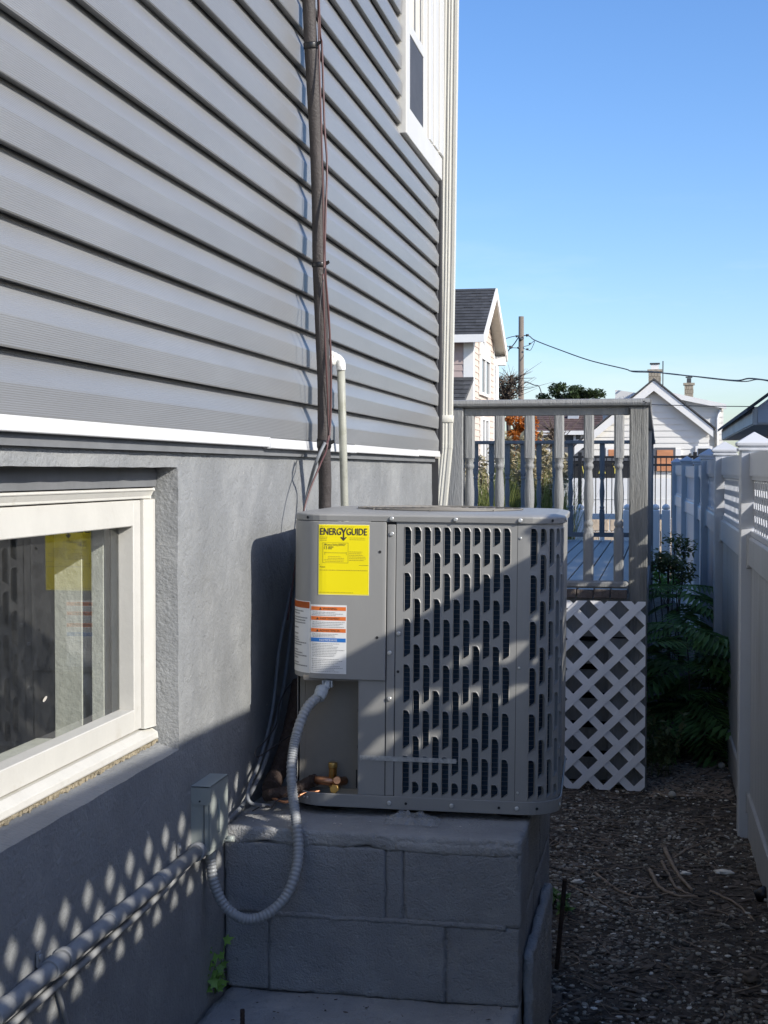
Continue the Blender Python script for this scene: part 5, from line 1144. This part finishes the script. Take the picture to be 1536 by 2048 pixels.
def chimney(px0, px1, py0, py1, Y, pot):
    a, b = G(px0, py0, Y), G(px1, py1, Y); w_ = b.x-a.x; c = None; root = None; n = max(3, int((a.z-b.z)/0.16)); st = (a.z-b.z)/n
    root = MB().box(a.x+0.02, b.x-0.02, Y+0.02, Y+w_, b.z-0.8, a.z-0.01).build('chimney', 'chimney_brick', gh)
    for k in range(n):
        z = b.z+k*st; cols_ = 4
        for q in range(cols_+1):
            x0_ = a.x+w_*(q-0.5*(k % 2))/cols_; x1_ = x0_+w_/cols_-0.012; x0_ = max(a.x, x0_); x1_ = min(b.x, x1_)
            if x1_-x0_ > 0.03: MB().box(x0_, x1_, Y-0.015, Y+0.05, z, z+st-0.014).build('brick', 'chimney_brick', root)
    MB().box(a.x-0.05, b.x+0.05, Y-0.06, Y+w_+0.05, a.z, a.z+0.09).build('crown', 'chimney_brick', root); MB().box(a.x+0.1, b.x-0.1, Y+0.05, Y+w_-0.1, a.z+0.09, a.z+0.30).build('flue', pot, root)
    MB().box(a.x+0.05, b.x-0.05, Y, Y+w_, a.z+0.33, a.z+0.37).build('flue_cap', 'cable_far', root)
chimney(1297, 1322, 743, 772, GY+2.5, 'white_far'); chimney(1369, 1387, 770, 795, GY+3.5, 'cable_far')
at_ = G(1326, 722, GY+3); MB().tube([at_, (at_.x, at_.y, at_.z-1.6)], 0.025, 6).build('antenna', 'cable_far', gh)
def opening(px0, px1, py0, py1, mat, nm, fr='dark_wall', Y=GY-0.05):
    a, b = G(px0, py0, Y), G(px1, py1, Y); f = MB().box(a.x-0.1, b.x+0.1, Y-0.06, Y, b.z, a.z+0.1).build(nm, fr, gh); MB().box(a.x, b.x, Y-0.08, Y-0.05, b.z, a.z).build('panel', mat, f); return f
opening(1314, 1346, 900, 942, 'ply', 'boarded_window'); opening(1217, 1231, 899, 922, 'ply', 'boarded_window', 'white_far')
MB().box(G(1349, 899).x, G(1362, 899).x, GY-0.09, GY-0.03, 1.6, G(1349, 898).z).build('shutter', 'white_far', gh)
opening(1396, 1420, 897, 912, 'dark_pane', 'window', 'white_far')
m = MB(); c = G(1381, 909, GY-0.2); m.tube([c+Vector((0, 0.15, 0)), c, c+Vector((0, -0.05, -0.12))], [0.04, 0.07, 0.10], 8); m.build('wall_lamp', 'cable_far', gh)
# ---- brown roofed house
BY = 78.0
br = thing('brown_roof_house', (G(1110, 900, BY).x, BY, 0), 'dark house with brown shingle roof and white framed windows', 'house')
b0_, b1_ = G(1060, 862, BY), G(1215, 862, BY); t0_, t1_ = G(1060, 815, BY+4.5), G(1215, 815, BY+4.5)
MB().box(b0_.x+0.3, b1_.x, BY+0.4, BY+8, 0, b0_.z-0.1).build('wall', 'dark_wall', br)
slab(br, [b0_, b1_, t1_, t0_], (0, 0, -0.1), 'roof', 'shingle_brown'); shingles(br, b0_, b1_, t1_, t0_, 11, 18, 'shingle_brown', 7)
MB().box(b0_.x, b1_.x, BY-0.12, BY, b0_.z-0.22, b0_.z).build('gutter', 'white_far', br)
s_ = b0_+(t0_-b0_)*0.62; sx = G(1147, 838, BY+2.6); MB().box(sx.x-0.30, sx.x+0.30, BY+2.2, BY+3.0, sx.z-0.05, sx.z+0.22).build('skylight', 'garage_siding', br)
for a, b, c, d in ((1083, 1108, 868, 892), (1147, 1167, 864, 884), (1085, 1100, 896, 915)):
    p, q = G(a, c, BY+0.36), G(b, d, BY+0.36); f = MB().box(p.x, q.x, BY+0.26, BY+0.40, q.z, p.z).build('window', 'white_far', br); MB().box(p.x+0.14, q.x-0.14, BY+0.24, BY+0.28, q.z+0.14, p.z-0.14).build('pane', 'dark_pane', f)
# ---- grey garage over the fence
ga = thing('grey_garage', (2.5, 15, 0), 'blue grey sided garage roof end rising above the vinyl fence', 'garage')
gx0, gy0_, gy1_, gzT, gzB = 0.80, 12.9, 19.4, 2.235, 2.075; rgx, sl_p = 3.3, 0.75
MB().box(gx0, gx0+0.03, gy0_, gy1_, gzB, gzT).build('fascia', 'garage_trim', ga)
for k in range(4): MB().box(gx0-0.012, gx0, gy0_+1.62*k+0.01, gy0_+1.62*(k+1)-0.012, gzB+0.01, gzT-0.02).build('fascia_board', 'garage_trim', ga)
MB().box(gx0+0.031, gx0+0.42, gy0_+0.02, gy1_, gzB, gzB+0.02).build('soffit', 'garage_trim', ga)
MB().box(gx0+0.42, 2*rgx-gx0-0.4, gy0_+0.35, gy1_, 0, gzB).build('wall', 'garage_siding', ga)
rz = gzT+(rgx-gx0)*sl_p; ov = 0.06
slab(ga, [(gx0-ov, gy0_-0.05, gzT-ov*sl_p+0.035), (rgx, gy0_-0.05, rz+0.035), (rgx, gy0_-0.05, rz), (gx0-ov, gy0_-0.05, gzT-ov*sl_p)], (0, gy1_-gy0_+0.1, 0), 'roof', 'shingle')
slab(ga, [(2*rgx-gx0, gy0_-0.05, gzT+0.035), (rgx, gy0_-0.05, rz+0.035), (rgx, gy0_-0.05, rz), (2*rgx-gx0, gy0_-0.05, gzT)], (0, gy1_-gy0_+0.1, 0), 'roof', 'shingle')
slab(ga, [(gx0+0.031, gy0_, gzB+0.005), (2*rgx-gx0, gy0_, gzB+0.005), (2*rgx-gx0, gy0_, gzT), (rgx, gy0_, rz-0.01), (gx0+0.031, gy0_, gzT)], (0, 0.06, 0), 'gable', 'garage_siding')
z = gzB+0.02; k = 0
while z < rz-0.2:
    z1 = z+0.115; xl = gx0+0.034+max(0, (z1-gzT)/sl_p); xr2 = 2*rgx-xl
    m = MB(); m.add([(xl, gy0_-0.016, z), (xr2, gy0_-0.016, z), (xr2, gy0_-0.003, z1), (xl, gy0_-0.003, z1), (xl, gy0_, z), (xr2, gy0_, z)], [(0, 1, 2, 3), (4, 5, 1, 0)]); m.build('clapboard', 'garage_siding', ga); z = z1

# ---- utility pole and wires
PYp = 72.0
up = thing('utility_pole', (onY(1042, 900, PYp).x, PYp, 0), 'tall wooden utility pole behind the deck', 'utility pole')
pt = onY(1042.5, 633, PYp); MB().tube([(pt.x, PYp, 0), (pt.x, PYp, 3), (pt.x, PYp, pt.z)], [0.17, 0.155, 0.135], 14).build('shaft', 'pole_wood', up)
for (px, py, s) in ((1042, 679, 1), (1022, 695, 1), (1034, 673, 0.7), (1055, 671, 0.8), (1060, 688, 0.6), (1055, 699, 0.6), (1037, 696, 0.6)):
    c = onY(px, py, PYp-0.2); MB().tube([c+Vector((-0.09*s, 0, 0)), c+Vector((0.09*s, 0, 0.03))], [0.09*s, 0.06*s], 8).build('insulator', 'cable_far', up)
def wire(name, pts, r, label): return tag(MB().tube(spline(pts, 10), r, 5).build(name, 'cable_far'), label, 'wire')
def U(px, py, Y=PYp): return onY(px, py, Y)
wire('service_wire', [U(1043, 671), U(1058, 672), U(1071, 681), U(1120, 700, 70), U(1180, 721, 67), U(1250, 738, 64), U(1262, 742, 63), U(1300, 743, 61), U(1340, 748, 58), U(1400, 754, 54), U(1470, 761, 50), U(1500, 757, 48), U(1550, 763, 46)], 0.026, 'twisted service wire sagging from the pole to the right edge')
wire('service_wire', [U(1258, 741, 63.5), U(1268, 744, 63), U(1300, 745, 61), U(1340, 747, 58), U(1420, 757, 53), U(1485, 763, 49), U(1515, 759, 47), U(1550, 765, 46)], 0.018, 'second strand wound round the service wire above the gable house')
wire('drop_wire', [U(1038, 673), U(1028, 688), U(1016, 702), U(1004, 720, 66), U(988, 745, 60)], 0.028, 'steep wire dropping left from the pole to the tan house')
wire('drop_wire', [U(1037, 671), U(1022, 674), U(1010, 678), U(1003, 682, 62), U(1018, 694, 70), U(1036, 696)], 0.020, 'slack loop of wire left of the pole')
wire('drop_wire', [U(1048, 693), U(1058, 690), U(1069, 682), U(1062, 699), U(1056, 700), U(1048, 697)], 0.016, 'slack loop of wire right of the pole')
wire('cable_drop', [U(1046, 764), U(1056, 765), U(1068, 770), U(1078, 773), U(1084, 790)], 0.026, 'low wire curling right of the pole toward the tree')
wire('cable_drop', [U(1040, 763), U(1030, 768), U(1024, 772), U(1010, 778, 66)], 0.030, 'low wire curling left of the pole into the bare tree')
wire('far_wire', [U(1230, 807, 56), U(1330, 810, 55), U(1400, 812, 54), U(1500, 813, 52)], 0.016, 'thin level wire crossing in front of the white gable house')
# ---- trees
def tree(name, px0, px1, pyt, pyb, Y, n, ls, label, mat, seed, trunk='bark', clumps=16, thin=False):
    r2 = random.Random(seed); a, b = onY(px0, pyt, Y), onY(px1, pyb, Y); cx = (a.x+b.x)/2; rx = (b.x-a.x)/2; zc = (a.z+b.z)/2; rz_ = (a.z-b.z)/2
    t = thing(name, (cx, Y, 0), label, 'tree'); mb = MB(); st = MB(); top = Vector((cx, Y, zc))
    st.tube(spline([(cx, Y, 0), (cx+0.1, Y, zc*0.5), top], 6), [0.22*rx/2*(1-0.05*i)+0.05 for i in range(13)], 8)
    for k in range(clumps):
        for _ in range(30):
            v = Vector((r2.uniform(-1, 1), r2.uniform(-1, 1), r2.uniform(-1, 1)))
            if 0.25 < v.length < 1: break
        c = Vector((cx+v.x*rx*0.8, Y+v.y*rx*0.7, zc+v.z*rz_*0.8)); leafy(mb, c, n//clumps, min(rx, rz_)*r2.uniform(0.28, 0.5), ls, r2, 0.8)
        st.tube(spline([top-Vector((0, 0, rz_*0.6)), (top+c)/2+Vector((0, 0, -0.2)), c], 4), [0.07, 0.06, 0.055, 0.05, 0.045, 0.04, 0.03, 0.02, 0.015], 5)
        if thin:
            for q in range(5): e = c+Vector((r2.gauss(0, .5), r2.gauss(0, .5), r2.uniform(-.2, .9))); st.tube([c, e], [0.02, 0.006], 4)
    mb.build('crown', mat, t); st.build('trunk', trunk, t); return t
tree('broad_tree', 1064, 1216, 764, 830, 92, 6500, 0.26, 'broad dark green tree behind the brown roofed house', 'leaf_tree', 2, clumps=34)
tree('autumn_tree', 1006, 1080, 815, 925, 44, 3600, 0.12, 'small tree with orange autumn leaves', 'leaf_orange', 5, clumps=18)
tree('bare_tree', 978, 1050, 742, 812, 64, 1100, 0.15, 'thin brown half bare tree left of the utility pole', 'leaf_brown', 9, clumps=24, thin=True)
tree('bare_tree', 1090, 1130, 840, 905, 50, 500, 0.10, 'small sparse tree in front of the brown roofed house', 'leaf_brown', 19, clumps=10, thin=True)
# ---- ornamental grasses
def grass(px, pyt, Y, rad, n, label, seed, plumes=40):
    r2 = random.Random(seed); c = onY(px, 1000, Y); h0 = onY(px, pyt, Y).z; t = thing('ornamental_grass', (c.x, Y, 0), label, 'grass'); mb = MB(); pl = MB()
    def blade(m, h, wd, bend, tipw=0.1):
        a = r2.uniform(0, 6.28); b = Vector((c.x+r2.gauss(0, rad*0.25), Y+r2.gauss(0, rad*0.25), 0)); d = Vector((math.cos(a), math.sin(a), 0)); s = d.cross(Vector((0, 0, 1)))*wd
        P = [b + d*bend*(k/4)**2 + Vector((0, 0, h*(k/4)*(1-0.16*bend*(k/4)))) for k in range(5)]
        for k in range(4):
            w0 = 1-0.8*k/4; w1 = 1-0.8*(k+1)/4; m.face([P[k]-s*w0, P[k]+s*w0, P[k+1]+s*w1, P[k+1]-s*w1])
        return P[-1], d
    for k in range(n): blade(mb, h0*r2.uniform(0.55, 0.92), 0.006, r2.uniform(0.05, 1)*rad)
    for k in range(plumes):
        e, d = blade(mb, h0*r2.uniform(0.88, 1.02), 0.004, r2.uniform(0.0, 0.6)*rad)
        for q in range(7): leafy(pl, e+Vector((0, 0, -0.05*q))-d*0.01*q, 6, 0.035, 0.09, r2, 1.6)
    mb.build('blades', 'grass_blade', t); pl.build('plumes', 'plume', t)
grass(972, 905, 16.5, 0.55, 1500, 'clump of tall ornamental grass nearest the downspout', 3, 6); grass(1030, 868, 17.2, 0.60, 1600, 'tall plumed ornamental grass at the middle of the deck rail', 4, 26); grass(1092, 905, 16.6, 0.50, 1500, 'arching ornamental grass with tan plumes right of the tallest clump', 6, 18)
# ---- low white fence beyond the deck
lf = thing('low_white_fence', (-0.6, 20.5, 0), 'low white post and rail fence beyond the deck', 'fence'); Yl = 20.5
for i, px in enumerate((1060, 1140, 1160, 1255, 1311, 1332)):
    p = onY(px, 1020, Yl); MB().box(p.x-0.06, p.x+0.06, Yl-0.06, Yl+0.06, 0, p.z).build('post', 'white_far', lf, bevel=0.01); MB().tube([(p.x, Yl, p.z), (p.x, Yl, p.z+0.02), (p.x, Yl, p.z+0.06), (p.x, Yl, p.z+0.085)], [0.03, 0.06, 0.05, 0.01], 10).build('post_ball', 'white_far', lf)
xa, xb = onY(1000, 1020, Yl).x, onY(1330, 1020, Yl).x
for z0_, z1_ in ((0.98, 1.06), (0.18, 0.27)): MB().box(xa, xb, Yl-0.03, Yl+0.03, z0_, z1_).build('rail', 'white_far', lf)
k = 0; x = xa
while x < xb: MB().box(x, x+0.06, Yl-0.045, Yl-0.031, 0.12, 0.99).build('picket', 'white_far', lf); x += 0.36
# ---- low tan block wall
tw = thing('block_wall', (-0.6, 23.5, 0), 'low tan stone block wall behind the low white fence', 'wall')
for r0_ in range(4):
    x = -2.6+0.16*(r0_ % 2)
    while x < 0.5: MB().box(x, x+0.31, 23.4+0.02*rnd.random(), 23.6, 0.23*r0_, 0.23*r0_+0.215).build('block', 'tan_block', tw, bevel=0.012); x += 0.325
# ---- black iron fence
bf = thing('iron_fence', (-1.0, 27, 0), 'black iron picket fence before the white barrier', 'fence'); YB = 27.0
xa, xb = onY(1085, 940, YB).x, onY(1470, 940, YB).x
for py in (914, 930, 1106): z = onY(1250, py, YB).z; MB().box(xa, xb, YB-0.02, YB+0.02, z-0.02, z+0.02).build('rail', 'black_iron', bf)
x = xa; k = 0; ztop = onY(1250, 913, YB).z
pk = MB().box(-0.009, 0.009, -0.009, 0.009, 0.05, ztop).build('picket', 'black_iron', bf, origin=(0, 0, 0))
while x < xb:
    o = pk if k == 0 else copy_obj(pk, bf, (x, YB, 0)); o.location = Vector((x, YB, 0))-WL[bf]; x += 0.1; k += 1
for px in (1160, 1390): p = onY(px, 910, YB); MB().box(p.x-0.035, p.x+0.035, YB-0.035, YB+0.035, 0, ztop+0.08).build('post', 'black_iron', bf)
# ---- white barrier wall and banner
YW = 30.0
bw2 = thing('white_barrier', (-1.5, YW, 0), 'long white panel wall behind the iron fence', 'wall'); zt2 = onY(1250, 957, YW).z; zs = onY(1250, 1000, YW).z
xa, xb = onY(1080, 960, YW).x, onY(1460, 960, YW).x; x = xa
while x < xb: MB().box(x, min(x+2.0, xb)-0.012, YW, YW+0.15, 0, zs).build('panel', 'white_far', bw2); MB().box(x, min(x+2.0, xb)-0.012, YW+0.02, YW+0.15, zs+0.012, zt2).build('panel', 'white_far', bw2); x += 2.0
YN = YW+0.25; ba, bb = onY(1092, 922, YN), onY(1268, 956, YN)
bn = thing('black_banner', (ba.x, YN, bb.z), 'black banner with yellow capitals above the white barrier', 'banner')
MB().box(ba.x, bb.x, YN, YN+0.06, bb.z, ba.z).build('cloth', 'banner', bn); MB().box(ba.x-0.05, bb.x+0.05, YN-0.02, YN+0.08, ba.z, ba.z+0.10).build('top_bar', 'dark_wall', bn); MB().box(ba.x, bb.x, YN+0.005, YN+0.07, 0, bb.z-0.002).build('skirt', 'white_far', bn)
for ch, px in (('W', 1163), ('A', 1197), ('Y', 1223)):
    vs, fs, wd = text_mesh(ch, 0.30, 0.15); p = onY(px, 947, YN-0.012); m = MB(); m.add([(p.x+a, YN-0.006, p.z+b) for a, b in vs], fs); m.build('letter', 'banner_yellow', bn)

# ---- added unseen house, casting shade on the back of the deck
nh = thing('shade_house', (6, 10.4, 0), 'added grey house out of view beyond the vinyl fence, shading the deck', 'house')
MB().box(3.1, 9.0, 8.7, 12.3, 0, 5.2).build('wall', 'garage_siding', nh)
slab(nh, [(2.8, 8.4, 5.2), (2.8, 12.6, 5.2), (2.8, 10.5, 6.6)], (6.5, 0, 0), 'roof', 'shingle')
